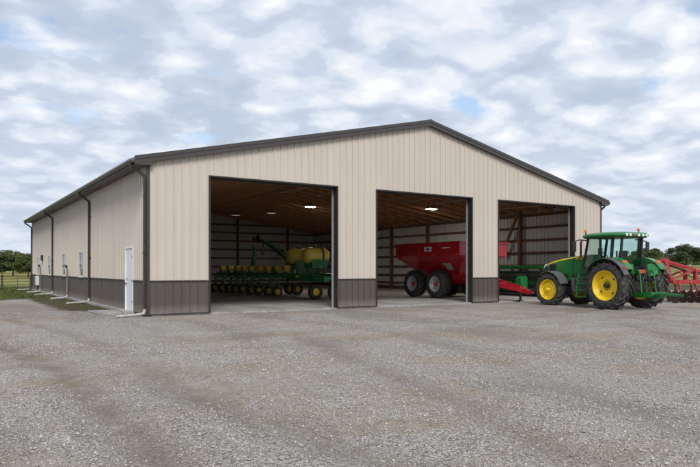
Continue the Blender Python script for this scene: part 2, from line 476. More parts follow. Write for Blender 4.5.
# ------------------------------------------------------------------ mesh helpers
class MB:
    def __init__(self):
        self.v, self.f, self.mi = [], [], []

    def add(self, vs, fs, mi=0):
        o = len(self.v)
        self.v += [tuple(p) for p in vs]
        self.f += [tuple(i + o for i in f) for f in fs]
        self.mi += [mi] * len(fs)
        return self

    def box(self, a, b, mi=0):
        x0, y0, z0 = a
        x1, y1, z1 = b
        vs = [(x0, y0, z0), (x1, y0, z0), (x1, y1, z0), (x0, y1, z0), (x0, y0, z1), (x1, y0, z1), (x1, y1, z1), (x0, y1, z1)]
        return self.add(vs, [(3, 2, 1, 0), (4, 5, 6, 7), (0, 1, 5, 4), (1, 2, 6, 5), (2, 3, 7, 6), (3, 0, 4, 7)], mi)

    def cbox(self, c, s, mi=0):
        return self.box([c[i] - s[i] / 2 for i in range(3)], [c[i] + s[i] / 2 for i in range(3)], mi)

    def bar(self, p, q, w, h, up=(0, 0, 1), mi=0, w2=None, h2=None):
        """rectangular beam from p to q; w across, h along the up side"""
        p, q = Vector(p), Vector(q)
        d = (q - p).normalized()
        u = Vector(up)
        if abs(d.dot(u)) > 0.98:
            u = Vector((0, 1, 0)) if abs(d.y) < 0.9 else Vector((1, 0, 0))
        s = d.cross(u).normalized()
        u = s.cross(d).normalized()
        vs = []
        for c, ww, hh in ((p, w, h), (q, w2 or w, h2 or h)):
            for a, b2 in ((-1, -1), (1, -1), (1, 1), (-1, 1)):
                vs.append(c + s * a * ww / 2 + u * b2 * hh / 2)
        return self.add(vs, [(0, 1, 2, 3), (7, 6, 5, 4), (0, 4, 5, 1), (1, 5, 6, 2), (2, 6, 7, 3), (3, 7, 4, 0)], mi)

    def tube(self, pts, r, n=8, mi=0, cap=True):
        pts = [Vector(p) for p in pts]
        rs = r if isinstance(r, (list, tuple)) else [r] * len(pts)
        rings = []
        prev = None
        for i, p in enumerate(pts):
            if i == 0:
                d = pts[1] - p
            elif i == len(pts) - 1:
                d = p - pts[i - 1]
            else:
                d = (pts[i + 1] - p).normalized() + (p - pts[i - 1]).normalized()
            d.normalize()
            if prev is None:
                a = d.orthogonal().normalized()
            else:
                a = (prev - d * prev.dot(d)).normalized()
            prev = a
            b2 = d.cross(a)
            rings.append([p + (a * math.cos(t) + b2 * math.sin(t)) * rs[i] for t in [2 * math.pi * k / n for k in range(n)]])
        vs = [v for rg in rings for v in rg]
        fs = []
        for i in range(len(pts) - 1):
            for k in range(n):
                fs.append((i * n + k, i * n + (k + 1) % n, (i + 1) * n + (k + 1) % n, (i + 1) * n + k))
        if cap:
            fs.append(tuple(reversed(range(n))))
            fs.append(tuple((len(pts) - 1) * n + k for k in range(n)))
        return self.add(vs, fs, mi)

    def lathe(self, prof, n=24, axis='X', c=(0, 0, 0), mi=0, closed=False, cap=True):
        """profile of (along, radius); revolved about axis"""
        vs = []
        for a, r in prof:
            for k in range(n):
                t = 2 * math.pi * k / n
                co, si = math.cos(t) * r, math.sin(t) * r
                p = {'X': (a, co, si), 'Y': (si, a, co), 'Z': (co, si, a)}[axis]
                vs.append((p[0] + c[0], p[1] + c[1], p[2] + c[2]))
        fs = []
        m = len(prof)
        for i in range(m if closed else m - 1):
            j = (i + 1) % m
            for k in range(n):
                fs.append((i * n + k, i * n + (k + 1) % n, j * n + (k + 1) % n, j * n + k))
        if not closed and cap:
            fs.append(tuple(reversed(range(n))))
            fs.append(tuple((m - 1) * n + k for k in range(n)))
        return self.add(vs, fs, mi)

    def prism(self, poly, ext, mi=0):
        """3-D polygon extruded along vector ext"""
        n = len(poly)
        e2 = Vector(ext)
        vs = [Vector(p) for p in poly] + [Vector(p) + e2 for p in poly]
        fs = [tuple(reversed(range(n))), tuple(range(n, 2 * n))]
        for k in range(n):
            fs.append((k, (k + 1) % n, n + (k + 1) % n, n + k))
        return self.add(vs, fs, mi)

    def loft(self, secs, mi=0, caps=True):
        n = len(secs[0])
        vs = [p for s in secs for p in s]
        fs = []
        for i in range(len(secs) - 1):
            for k in range(n):
                fs.append((i * n + k, i * n + (k + 1) % n, (i + 1) * n + (k + 1) % n, (i + 1) * n + k))
        if caps:
            fs.append(tuple(reversed(range(n))))
            fs.append(tuple((len(secs) - 1) * n + k for k in range(n)))
        return self.add(vs, fs, mi)

    def mesh(self, name, mats, smooth=None, recalc=True):
        me = bpy.data.meshes.new(name)
        me.from_pydata(self.v, [], self.f)
        for m in (mats if isinstance(mats, (list, tuple)) else [mats]):
            me.materials.append(M[m] if isinstance(m, str) else m)
        me.polygons.foreach_set('material_index', self.mi)
        if recalc:
            bm = bmesh.new()
            bm.from_mesh(me)
            bmesh.ops.recalc_face_normals(bm, faces=bm.faces)
            bm.to_mesh(me)
            bm.free()
        if smooth is not None:
            me.polygons.foreach_set('use_smooth', [True] * len(me.polygons))
            me.set_sharp_from_angle(angle=R(smooth))
        me.update()
        return me

    def build(self, name, mats, parent=None, smooth=None, bevel=0.0, loc=None, rot=None):
        o = link(name, self.mesh(name, mats, smooth), parent, loc, rot)
        if bevel:
            md = o.modifiers.new('bevel', 'BEVEL')
            md.width = bevel
            md.segments = 2
            md.limit_method = 'ANGLE'
            md.angle_limit = R(40)
        return o


def link(name, data, parent=None, loc=None, rot=None):
    o = bpy.data.objects.new(name, data)
    COL.objects.link(o)
    if parent:
        o.parent = parent
    if loc is not None:
        o.location = loc
    if rot is not None:
        o.rotation_euler = rot
    return o


def thing(name, label, cat, loc=(0, 0, 0), rz=0.0, group=None):
    o = link(name, None, None, loc, (0, 0, rz))
    o.empty_display_size = 0.3
    return tag(o, label, cat, group)


def tag(o, label=None, cat=None, group=None, kind=None):
    for k, v in (('label', label), ('category', cat), ('group', group), ('kind', kind)):
        if v:
            o[k] = v
    return o


def copy_tree(o, parent=None):
    c = o.copy()
    COL.objects.link(c)
    c.parent = parent
    for ch in o.children:
        copy_tree(ch, c)
    return c


# ------------------------------------------------------------------ ground
BW, BL = 25.3, 33.0       # barn width (x) and length (y)


RUTS = ((-5.9, 2.0, -4.2, -19.0, 0.30, 0.9), (-4.1, 2.0, -2.7, -19.0, 0.28, 0.55), (1.6, -9.0, -2.2, -20.0, 0.34, 0.6), (3.4, -10.2, -0.2, -20.0, 0.30, 0.4),
        (-12, -9.6, 20, -6.2, 0.25, 0.45), (-12, -11.6, 20, -8.4, 0.25, 0.35), (4.0, -19.5, 12.0, -9.5, 0.45, 0.45), (-9.0, -12.0, -4.2, -21.0, 0.6, 0.9))


def rut_w(x, y):
    """depth of the wheel ruts and the ridges beside them"""
    a, r_ = 0.0, 0.0
    for (ax, ay, bx, by, wd_, am) in RUTS:
        vx, vy = bx - ax, by - ay
        L = math.hypot(vx, vy)
        t = ((x - ax) * vx + (y - ay) * vy) / L
        if t < -1.5 or t > L + 1.5:
            continue
        fade = min(1.0, max(0.0, (t + 1.5) / 3)) * min(1.0, max(0.0, (L + 1.5 - t) / 3))
        w = ((x - ax) * -vy + (y - ay) * vx) / L + 0.3 * math.sin(t * 0.33 + ax)
        a = max(a, am * fade * math.exp(-(w / wd_) ** 2))
        r_ = max(r_, am * fade * math.exp(-((abs(w) - wd_ * 1.8) / (wd_ * 0.8)) ** 2))
    return a, r_


def soil_w(x, y):
    if x > 0.5 or y < -1:
        return 0.0
    side = max(0.0, min(1.0, (x + 2.9) / 1.6)) * max(0.0, min(1.0, (y - 2.6) / 2.5))
    far = max(0.0, min(1.0, (y - (16.0 + 0.62 * x)) / 3.0))
    return max(side, far)


def yard_h(x, y):
    p = Vector((x * 0.16, y * 0.16, 0.3))
    h = 0.05 * noise.noise(p) + 0.03 * noise.noise(p * 4.1) + 0.02 * noise.noise(p * 11.0) + 0.01 * noise.noise(p * 23.0)
    d = 0.0
    rw = rut_w(x, y)
    d = -0.05 * rw[0] + 0.04 * rw[1]
    h += d
    # flatten by the building
    dx = max(-x, 0, x - BW)
    dy = max(-y, 0, y - BL)
    near = min(1.0, math.hypot(dx, dy) / 2.5)
    return h * near - 0.035 * (1 - near) + 0.0


me = bpy.data.meshes.new('gravel_yard')
step = 0.16
xs = np.arange(-26, 46.01, step)
ys = np.arange(-27, 29.01, step)
nx, ny = len(xs), len(ys)


def edge_ok(x, y):
    """irregular outline of the gravel yard"""
    wob = 0.7 * noise.noise(Vector((x * 0.45, y * 0.45, 5))) + 0.3 * noise.noise(Vector((x * 1.7, y * 1.7, 2)))
    if 0.05 < x < BW - 0.05 and y > 0.05:
        return False
    if y > 0.3 and x > BW:
        return y < 5 + wob * 2
    if x <= 0:
        return y < 21.0 - 0.62 * (-x) + wob * 1.6        # grass begins beyond
    return True


hv = np.zeros((ny, nx))
ok = np.zeros((ny, nx), bool)
for j in range(ny):
    for i in range(nx):
        hv[j, i] = yard_h(xs[i], ys[j])
        ok[j, i] = edge_ok(xs[i], ys[j])
co = np.stack([np.tile(xs, ny), np.repeat(ys, nx), hv.ravel() + 0.004], 1)
idx = np.arange(nx * ny).reshape(ny, nx)
q = np.stack([idx[:-1, :-1], idx[:-1, 1:], idx[1:, 1:], idx[1:, :-1]], -1).reshape(-1, 4)
keep = ok.ravel()[q].all(1)
q = q[keep]
used = np.unique(q)
remap = -np.ones(nx * ny, int)
remap[used] = np.arange(len(used))
me.from_pydata(co[used].tolist(), [], remap[q].tolist())
for nm, fn in (('rut', lambda x, y: rut_w(x, y)[0]), ('soil', soil_w)):
    at_ = me.attributes.new(nm, 'FLOAT', 'POINT')
    at_.data.foreach_set('value', [fn(p[0], p[1]) for p in co[used]])
me.materials.append(M['gravel'])
me.polygons.foreach_set('use_smooth', [True] * len(me.polygons))
yard = link('gravel_yard', me)
tag(yard, kind='structure')

# verge of soil and thin grass, laid just below the gravel sheet
mb = MB()
gx = np.linspace(-40, 60, 101)
gy = np.linspace(-40, 44, 85)
for j in range(len(gy)):
    for i in range(len(gx)):
        mb.v.append((gx[i], gy[j], yard_h(gx[i], gy[j]) - (0.22 if (gy[j] < 17.5 + 0.62 * gx[i] and -25 < gx[i] < 0.5 and gy[j] > -26) or (gy[j] < 0.6 and 0 <= gx[i] < 45) else 0.012)))
for j in range(len(gy) - 1):
    for i in range(len(gx) - 1):
        a = j * len(gx) + i
        if 0.3 < gx[i] and gx[i + 1] < BW - 0.3 and gy[j] > 0.3 and gy[j + 1] < BL - 0.3:
            continue
        mb.f.append((a, a + 1, a + 1 + len(gx), a + len(gx)))
        mb.mi.append(0)
verge = mb.build('verge', 'verge', smooth=60)
tag(verge, kind='structure')


def field_h(x, y):
    r = math.hypot(x, y)
    t = max(0.0, min(1.0, (x * 0.8 + y * 0.25 - 45) / 220.0))
    return -0.16 + 3.6 * t * t * (3 - 2 * t) * (1 if x > 0 else 0)


mb = MB()
rr = [0, 40, 50, 60, 75, 95, 120, 150, 190, 240, 300, 400, 600, 1000, 1800, 3500]
na = 96
for r_ in rr:
    for k in range(na):
        a = 2 * math.pi * k / na
        x, y = r_ * math.cos(a) + 8, r_ * math.sin(a) + 5
        mb.v.append((x, y, field_h(x, y) - (0.25 if r_ < 41 else 0)))
for i in range(len(rr) - 1):
    for k in range(na):
        mb.f.append((i * na + k, i * na + (k + 1) % na, (i + 1) * na + (k + 1) % na, (i + 1) * na + k))
        mb.mi.append(0)
field = mb.build('field', 'field', smooth=60)
tag(field, kind='structure')

mb = MB()
mb.box((0.12, 0.02, -0.15), (BW - 0.12, BL - 0.1, 0.03))
floor = mb.build('concrete_floor', 'concrete')
tag(floor, kind='structure')

# ------------------------------------------------------------------ barn
Z_EAVE, SL = 5.38, 0.222      # underside of the roof at the wall line, and its slope
RIDGE = BW / 2
WAIN = 1.22
DOORS = [(2.21, 7.80), (9.73, 15.42), (17.13, 23.02)]
DH = 5.03
PITCH = 0.3048


def roof_z(x):
    return Z_EAVE + SL * (x if x < RIDGE else BW - x)


barn = thing('barn', 'long tan steel farm shed with dark bronze wainscot, gable roof and three open bays', 'barn')

PROF = [(0.0, 0.038), (0.016, 0.038), (0.028, 0.0), (0.098, 0.0), (0.104, 0.005), (0.112, 0.005), (0.118, 0.0), (0.19, 0.0), (0.196, 0.005),
        (0.204, 0.005), (0.21, 0.0), (0.277, 0.0), (0.289, 0.038), (0.3048, 0.038)]


def panel_profile(a, b):
    """(u, out) polyline of ribbed sheet between a and b"""
    pts = []
    k0, k1 = int(a / PITCH) - 1, int(b / PITCH) + 1
    for k in range(k0, k1 + 1):
        for u, o in PROF[:-1]:
            uu = k * PITCH + u
            if a + 1e-4 < uu < b - 1e-4:
                pts.append((uu, o))

    def at(u):
        w = u % PITCH
        for (u0, o0), (u1, o1) in zip(PROF[:-1], PROF[1:]):
            if u0 <= w <= u1 + 1e-9:
                return o0 + (o1 - o0) * (w - u0) / max(1e-9, u1 - u0)
        return 0.0
    return [(a, at(a))] + pts + [(b, at(b))]


def panel(a, b, z0, z1, place, mats, name='panel', parent=None, th=0.004):
    """z0, z1 functions of u or numbers; place(u, out, z) -> world point"""
    f0 = z0 if callable(z0) else (lambda u: z0)
    f1 = z1 if callable(z1) else (lambda u: z1)
    pr = panel_profile(a + 0.0006, b - 0.0006)
    n = len(pr)
    mb = MB()
    vs = []
    for off in (0.0, -th):
        for fz in (f0, f1):
            vs += [place(u, o + off, fz(u)) for u, o in pr]
    fs_out = [(k, k + 1, n + k + 1, n + k) for k in range(n - 1)]
    fs_in = [(2 * n + k + 1, 2 * n + k, 3 * n + k, 3 * n + k + 1) for k in range(n - 1)]
    mb.add(vs, fs_out, 0)
    o = len(mb.v) - len(vs)
    mb.f += fs_in
    mb.mi += [1] * len(fs_in)
    ed = [(n, 2 * n - 1)]
    mb.f += [(0, n, 3 * n, 2 * n), (n - 1, 3 * n - 1, 4 * n - 1, 2 * n - 1)]
    mb.mi += [0, 0]
    return mb.build(name, mats, parent)


def wall(name, length, place, tops, openings, wain_mat=True, skirt_mat='greywood'):
    """a wall part: skirt board mesh, with panels, trims as children. openings: (a, b, z0, z1)"""
    mb = MB()
    # skirt board and top plate behind the panels
    cuts = sorted([(o[0], o[1]) for o in openings if o[2] < 0.3])
    u0 = 0.05
    segs = []
    for a, b2 in cuts:
        segs.append((u0, a))
        u0 = b2
    segs.append((u0, length - 0.05))
    for a, b2 in segs:
        if b2 - a < 0.1:
            continue
        p, q2 = place(a, -0.03, 0.17), place(b2, -0.03, 0.17)
        mb.bar(p, q2, 0.04, 0.26)
    w = mb.build(name, skirt_mat, barn)
    grid = [k * 0.9144 for k in range(1, int(length / 0.9144) + 1)]
    edges = sorted({0.0, length} | {o[0] for o in openings} | {o[1] for o in openings})
    brk = set(edges)
    for g in grid:
        if min(abs(g - e2) for e2 in edges) > 0.2:
            brk.add(g)
    brk = sorted(brk)
    for a, b2 in zip(brk[:-1], brk[1:]):
        mid = (a + b2) / 2
        blk = [(o[2], o[3]) for o in openings if o[0] - 1e-6 < mid < o[1] + 1e-6]
        blocked_low = any(z0 < 0.3 for z0, z1 in blk)
        zlow = max([WAIN] + [z1 for z0, z1 in blk])
        if not blocked_low:
            panel(a, b2, 0.06, WAIN - 0.012, place, ['bronze', 'liner'], 'wainscot_panel', w)
        panel(a, b2, (zlow + 0.012 if zlow == WAIN else zlow), tops, place, ['tan', 'liner'], 'panel', w)
    # wainscot cap and base trim on the solid runs
    lows = sorted([(o[0], o[1]) for o in openings if o[2] < WAIN - 0.05])
    u0 = 0.0
    runs = []
    for a, b2 in lows:
        runs.append((u0, a))
        u0 = b2
    runs.append((u0, length))
    for a, b2 in runs:
        if b2 - a < 0.05:
            continue
        t = MB()
        t.bar(place(a + 0.002, 0.02, WAIN - 0.004), place(b2 - 0.002, 0.02, WAIN - 0.004), 0.05, 0.036)
        t.build('wainscot_cap', 'bronze_trim', w)
        t = MB()
        t.bar(place(a + 0.002, 0.019, 0.047), place(b2 - 0.002, 0.019, 0.047), 0.044, 0.03)
        t.build('base_trim', 'bronze_trim', w)
    return w


pl_front = lambda u, o, z: (u, -o, z)
pl_back = lambda u, o, z: (u, BL + o, z)
pl_left = lambda u, o, z: (-o, u, z)
pl_right = lambda u, o, z: (BW + o, u, z)

win_u = [(11.78, 12.82), (17.2, 18.25), (23.05, 24.1), (28.7, 29.75)]
WZ0, WZ1 = 1.245, 2.52
WD = (1.92, 3.08, 2.42)        # walk door from, to, top
front = wall('front_wall', BW, pl_front, lambda u: roof_z(u) - 0.004, [(a, b2, 0.0, DH) for a, b2 in DOORS])
left = wall('left_wall', BL, pl_left, Z_EAVE - 0.02, [(WD[0], WD[1], 0.0, WD[2])] + [(a, b2, WAIN, WZ1) for a, b2 in win_u])
right = wall('right_wall', BL, pl_right, Z_EAVE - 0.02, [])
back = wall('back_wall', BW, pl_back, lambda u: roof_z(u) - 0.004, [])

# corner trims
for (cx_, cy_, sx, sy) in ((0, 0, -1, -1), (BW, 0, 1, -1), (0, BL, -1, 1), (BW, BL, 1, 1)):
    t = MB()
    ox, oy = cx_ + sx * 0.047, cy_ + sy * 0.047
    for z0, z1 in ((0.03, Z_EAVE - 0.02),):
        t.box((min(ox, ox - sx * 0.006), min(oy, oy - sy * 0.10), z0), (max(ox, ox - sx * 0.006), max(oy, oy - sy * 0.10), z1))
        t.box((min(ox - sx * 0.0065, ox - sx * 0.10), min(oy, oy - sy * 0.006), z0), (max(ox - sx * 0.0065, ox - sx * 0.10), max(oy, oy - sy * 0.006), z1))
    t.build('corner_trim', 'bronze_trim', barn)

# bay openings: jamb, header, tracks
for a, b2 in DOORS:
    fr = MB()
    fr.box((a - 0.002, -0.048, 0.03), (a + 0.06, 0.24, DH))
    fr.box((b2 - 0.06, -0.048, 0.03), (b2 + 0.002, 0.24, DH))
    fr.box((a - 0.002, -0.048, DH - 0.001), (b2 + 0.002, 0.24, DH + 0.06))
    jf = fr.build('bay_frame', 'jamb', barn, bevel=0.006)
    t = MB()
    t.box((a - 0.09, 0.245, 0.03), (a + 0.02, 0.40, DH + 0.4))
    t.box((b2 - 0.02, 0.245, 0.03), (b2 + 0.09, 0.40, DH + 0.4))
    t.box((a - 0.3, 0.25, DH + 0.02), (b2 + 0.3, 0.33, DH + 0.42))
    t.build('rough_frame', 'post', jf)
    for s, xe in ((1, a), (-1, b2)):
        t = MB()
        x0 = xe + s * 0.07
        t.bar((x0, 0.30, 0.03), (x0, 0.30, DH - 0.15), 0.075, 0.055, up=(0, 1, 0))
        t.build('door_track', 'galv', jf)
        t = MB()
        pts = [(x0, 0.30, DH - 0.15), (x0, 0.34, DH + 0.05), (x0, 0.48, DH + 0.19), (x0, 0.7, DH + 0.24), (x0, 5.2, DH + 0.30)]
        for p, q2 in zip(pts[:-1], pts[1:]):
            t.bar(p, q2, 0.05, 0.06)
        t.build('horizontal_track', 'galv', jf)
    t = MB()
    t.tube([(a - 0.1, 0.42, DH + 0.28), (b2 + 0.1, 0.42, DH + 0.28)], 0.03, 8)
    t.tube([((a + b2) / 2 - 1.0, 0.42, DH + 0.28), ((a + b2) / 2 + 1.0, 0.42, DH + 0.28)], 0.065, 10)
    t.build('torsion_shaft', 'galv', jf, smooth=40)
    t = MB()
    t.box((a + 0.065, 0.20, DH - 0.055), (b2 - 0.065, 0.215, DH - 0.002))
    t.build('weather_seal', 'black', jf)

# posts and girts
GZ = [0.55, 1.15, 1.85, 2.65, 3.45, 4.25, 5.02]
post_y = [1.15, 5.75, 10.35, 14.95, 19.55, 24.15, 28.75]


def beam_obj(name, p, q2, w, h, mat, parent, up=(0, 0, 1)):
    t = MB()
    t.bar(p, q2, w, h, up)
    return t.build(name, mat, parent)


for wl_, xx, s in ((left, 0.0, 1), (right, BW, -1)):
    for z in GZ:
        beam_obj('girt', (xx + s * 0.055, 0.3, z), (xx + s * 0.055, BL - 0.2, z), 0.09, 0.145, 'girt', wl_)
    for y in post_y:
        beam_obj('post', (xx + s * 0.19, y, 0.03), (xx + s * 0.19, y, Z_EAVE - 0.15), 0.17, 0.20, 'post', wl_, up=(1, 0, 0))
for z in GZ + [5.75]:
    if z > 5.1:
        beam_obj('girt', (3.5, BL - 0.055, z), (BW - 3.5, BL - 0.055, z), 0.09, 0.145, 'girt', back)
    else:
        beam_obj('girt', (0.12, BL - 0.055, z), (BW - 0.12, BL - 0.055, z), 0.09, 0.145, 'girt', back)
for x in (3.0, 7.6, 12.2, 17.2, 22.4):
    beam_obj('post', (x, BL - 0.19, 0.03), (x, BL - 0.19, roof_z(x) - 0.25), 0.18, 0.17, 'post', back, up=(0, 1, 0))
for x in (1.1, 8.75, 16.3, 24.2):
    for z in GZ[1:-1]:
        t0, t1 = {1.1: (0.15, 2.1), 8.75: (7.9, 9.6), 16.3: (15.5, 17.0), 24.2: (23.1, 25.1)}[x]
        beam_obj('girt', (t0, 0.055, z), (t1, 0.055, z), 0.09, 0.145, 'girt', front)
# diagonal wall brace by the right bay
beam_obj('brace', (BW - 0.34, 7.2, 2.5), (BW - 0.34, 5.85, 5.1), 0.10, 0.16, 'post', right)

# roof: slabs, then trim
OV, OVF = 0.47, 0.17
rb = MB()
x_l, x_r = -OV, BW + OV
y_f, y_b = -OVF, BL + OVF
zl = Z_EAVE - SL * OV
zr = roof_z(RIDGE)
T0, T1 = 0.19, 0.24
for s in (0, 1):
    X = (lambda x: x) if s == 0 else (lambda x: BW - x)
    # deck seen from inside
    rb.add([(X(0.0), 0.01, Z_EAVE + T0 - 0.03), (X(RIDGE), 0.01, zr + T0 - 0.03), (X(RIDGE), BL - 0.01, zr + T0 - 0.03), (X(0.0), BL - 0.01, Z_EAVE + T0 - 0.03)], [(0, 1, 2, 3)], 1)
    vs = []
    for x, z in ((X(-OV), zl), (X(RIDGE), zr)):
        for y in (y_f, y_b):
            vs += [(x, y, z + T0), (x, y, z + T1)]
    rb.add(vs, [(0, 2, 6, 4), (1, 5, 7, 3), (0, 4, 5, 1), (2, 3, 7, 6), (0, 1, 3, 2)], 0)
roof = rb.build('roof', ['roof_edge', 'deck'], barn)
t = MB()
t.prism([(RIDGE - 0.22, y_f - 0.03, zr + T1 - 0.045), (RIDGE, y_f - 0.03, zr + T1 + 0.012), (RIDGE + 0.22, y_f - 0.03, zr + T1 - 0.045), (RIDGE + 0.22, y_f - 0.03, zr + T1 - 0.025), (RIDGE, y_f - 0.03, zr + T1 + 0.05), (RIDGE - 0.22, y_f - 0.03, zr + T1 - 0.025)], (0, BL + 2 * OVF + 0.06, 0))
t.build('ridge_cap', 'roof_edge', roof)
for s in (0, 1):
    X = (lambda x: x) if s == 0 else (lambda x: BW - x)
    for y0, y1 in ((y_f - 0.025, y_f), (y_b, y_b + 0.025)):
        t = MB()
        # rake fascia in two steps
        t.prism([(X(-OV - 0.02), y0, zl + T0 - 0.22), (X(-OV - 0.02), y0, zl + T0 + 0.02), (X(RIDGE), y0, zr + T0 + 0.02), (X(RIDGE), y0, zr + T0 - 0.22)], (0, y1 - y0, 0))
        yy = y0 - 0.02 if y0 < 0 else y1
        t.prism([(X(-OV - 0.03), yy, zl + T0 - 0.07), (X(-OV - 0.03), yy, zl + T1 + 0.012), (X(RIDGE), yy, zr + T1 + 0.012), (X(RIDGE), yy, zr + T0 - 0.07)], (0, 0.02, 0))
        t.build('rake_fascia', 'fascia', roof, bevel=0.004)
        t = MB()
        ya, yb = (y0 + 0.0255, -0.004) if y0 < 0 else (BL + 0.004, y0 - 0.0005)
        t.prism([(X(-OV), ya, zl - 0.012), (X(-OV), ya, zl + 0.0), (X(RIDGE), ya, zr - 0.0), (X(RIDGE), ya, zr - 0.012)], (0, yb - ya, 0))
        t.build('rake_soffit', 'bronze_trim', roof)
    # eave fascia and soffit
    t = MB()
    xa = X(-OV - 0.02)
    xb = X(-OV)
    t.box((min(xa, xb), y_f + 0.001, zl - 0.03), (max(xa, xb), y_b - 0.001, zl + T0 + 0.01))
    t.build('eave_fascia', 'fascia', roof)
    t = MB()
    xa, xb = X(-OV), X(-0.03)
    t.box((min(xa, xb), y_f + 0.2, zl - 0.022), (max(xa, xb), y_b - 0.2, zl - 0.010))
    t.build('eave_soffit', 'bronze_trim', roof)
    # box end of the eave return
    t = MB()
    t.prism([(X(-OV - 0.019), y_f - 0.024, zl - 0.035), (X(-OV - 0.019), y_f - 0.024, zl + 0.14), (X(0.12), y_f - 0.024, zl + 0.14), (X(0.12), y_f - 0.024, zl - 0.035)], (0, OVF - 0.02, 0))
    t.build('eave_return', 'fascia', roof, bevel=0.004)
    # gutter
    t = MB()
    gx0 = -OV - 0.022
    g = [(gx0, zl + 0.16), (gx0, zl + 0.02), (gx0 - 0.09, zl + 0.02), (gx0 - 0.13, zl + 0.10), (gx0 - 0.13, zl + 0.16), (gx0 - 0.115, zl + 0.16), (gx0 - 0.115, zl + 0.105), (gx0 - 0.083, zl + 0.035), (gx0 - 0.012, zl + 0.035), (gx0 - 0.012, zl + 0.16)]
    t.prism([(X(a), y_f - 0.02, z) for a, z in g], (0, BL + 2 * OVF + 0.04, 0))
    gut = t.build('gutter', 'fascia', roof)
    # downspouts
    for y in ((0.12, 10.0, 21.9, BL - 0.12) if s == 0 else (0.12, BL - 0.12)):
        t = MB()
        pts = [(X(gx0 - 0.06), y, zl + 0.03), (X(gx0 - 0.06), y, zl - 0.06), (X(-0.30), y, zl - 0.22), (X(-0.085), y, zl - 0.40), (X(-0.085), y, zl - 0.55), (X(-0.085), y, 0.20)]
        for p, q2 in zip(pts[:-1], pts[1:]):
            t.bar(p, q2, 0.095, 0.08, up=(0, 1, 0))
        ds = t.build('downspout', 'bronze_trim', barn, bevel=0.012)
        for z in (4.2, 2.2):
            t = MB()
            t.cbox((X(-0.075), y, z), (0.13, 0.13, 0.04))
            t.build('strap', 'bronze_trim', ds)
        if s == 0:
            t = MB()
            L = 1.15
            t.tube([(-0.085, y, 0.24), (-0.085, y, 0.15), (-0.12, y - 0.03, 0.085), (-0.25, y - 0.08, 0.06), (-0.6, y - 0.18, 0.05), (-L, y - 0.34, 0.03)], [0.055, 0.055, 0.056, 0.05, 0.045, 0.044], 10, cap=False)
            t.build('drain_extension', 'pvc', ds, smooth=60)

# trusses (one mesh, many parts) and purlins
tm = MB()
BZ0, BZ1 = 5.08, 6.90      # scissor bottom chord at wall and at the middle


def bz(x):
    x = x if x < RIDGE else BW - x
    return BZ0 + (BZ1 - BZ0) * (x / RIDGE)


H = 0.18
for s in (0, 1):
    X = (lambda x: x) if s == 0 else (lambda x: BW - x)
    tm.bar((X(0.1), 0, bz(0.1) + 0.05), (X(RIDGE - 0.03), 0, BZ1 + 0.05), 0.07, H)
    tm.bar((X(0.1), 0, roof_z(0.1) - 0.05), (X(RIDGE - 0.03), 0, roof_z(RIDGE) - 0.05), 0.07, H)
    nn = [1.6, 3.6, 5.8, 8.0, 10.3]
    for k, x in enumerate(nn):
        tm.bar((X(x), 0, bz(x) + 0.1), (X(x), 0, roof_z(x) - 0.12), 0.06, 0.10)
        x2 = nn[k + 1] if k + 1 < len(nn) else RIDGE - 0.1
        tm.bar((X(x + 0.05), 0.002, bz(x) + 0.1), (X(x2 - 0.05), 0.002, roof_z(x2) - 0.12), 0.056, 0.10)
tm.bar((RIDGE, 0, BZ1 - 0.05), (RIDGE, 0, roof_z(RIDGE) - 0.06), 0.06, 0.12)
tmesh = tm.mesh('truss', 'truss')
for k in range(26):
    link('truss', tmesh, roof, (0, 0.75 + k * 1.255, 0))
for k in range(13):
    x = 0.5 + k * 0.98
    for s in (0, 1):
        xx = x if s == 0 else BW - x
        beam_obj('purlin', (xx, 0.2, roof_z(xx) + 0.09), (xx, BL - 0.2, roof_z(xx) + 0.09), 0.06, 0.115, 'purlin', roof)
# longitudinal lateral braces laid over the bottom chords
for x in (3.6, 8.0, 17.3, 21.7):
    beam_obj('lateral_brace', (x, 0.4, bz(x) + 0.17), (x, BL - 0.3, bz(x) + 0.17), 0.14, 0.04, 'purlin', roof)

# walk door
a, b2, zt = WD
t = MB()
t.box((-0.05, a - 0.002, 0.04), (0.10, a + 0.07, zt))
t.box((-0.05, b2 - 0.07, 0.04), (0.10, b2 + 0.002, zt))
t.box((-0.05, a - 0.002, zt + 0.001), (0.10, b2 + 0.002, zt + 0.055))
dfr = t.build('walk_door', 'white', barn, bevel=0.006)
t = MB()
t.box((-0.012, a + 0.076, 0.06), (0.035, b2 - 0.076, zt - 0.006))
t.build('door_leaf', 'white', dfr, bevel=0.004)
t = MB()
for y0, y1, z0, z1 in ((a + 0.2, b2 - 0.2, 0.3, 1.0), (a + 0.2, b2 - 0.2, 1.25, 2.2)):
    t.box((-0.017, y0, z0), (-0.0125, y1, z0 + 0.015))
    t.box((-0.017, y0, z1), (-0.0125, y1, z1 + 0.015))
t.build('door_moulding', 'white', dfr)
t = MB()
hy = b2 - 0.15
t.lathe([(-0.09, 0.02), (-0.075, 0.032), (-0.055, 0.032), (-0.045, 0.015), (-0.0135, 0.015)], 14, 'X', (0, hy, 1.08))
t.lathe([(-0.03, 0.03), (-0.0135, 0.034)], 14, 'X', (0, hy, 1.26))
t.build('door_handle', 'darkmetal', dfr, smooth=40)
t = MB()
t.box((-0.07, a, 0.03), (0.1, b2, 0.055))
t.build('threshold', 'galv', dfr)
# door-head trim and hinges
for z in (0.4, 1.2, 2.1):
    t = MB()
    t.cbox((-0.055, a + 0.075, z), (0.012, 0.03, 0.11))
    t.build('hinge', 'darkmetal', dfr)

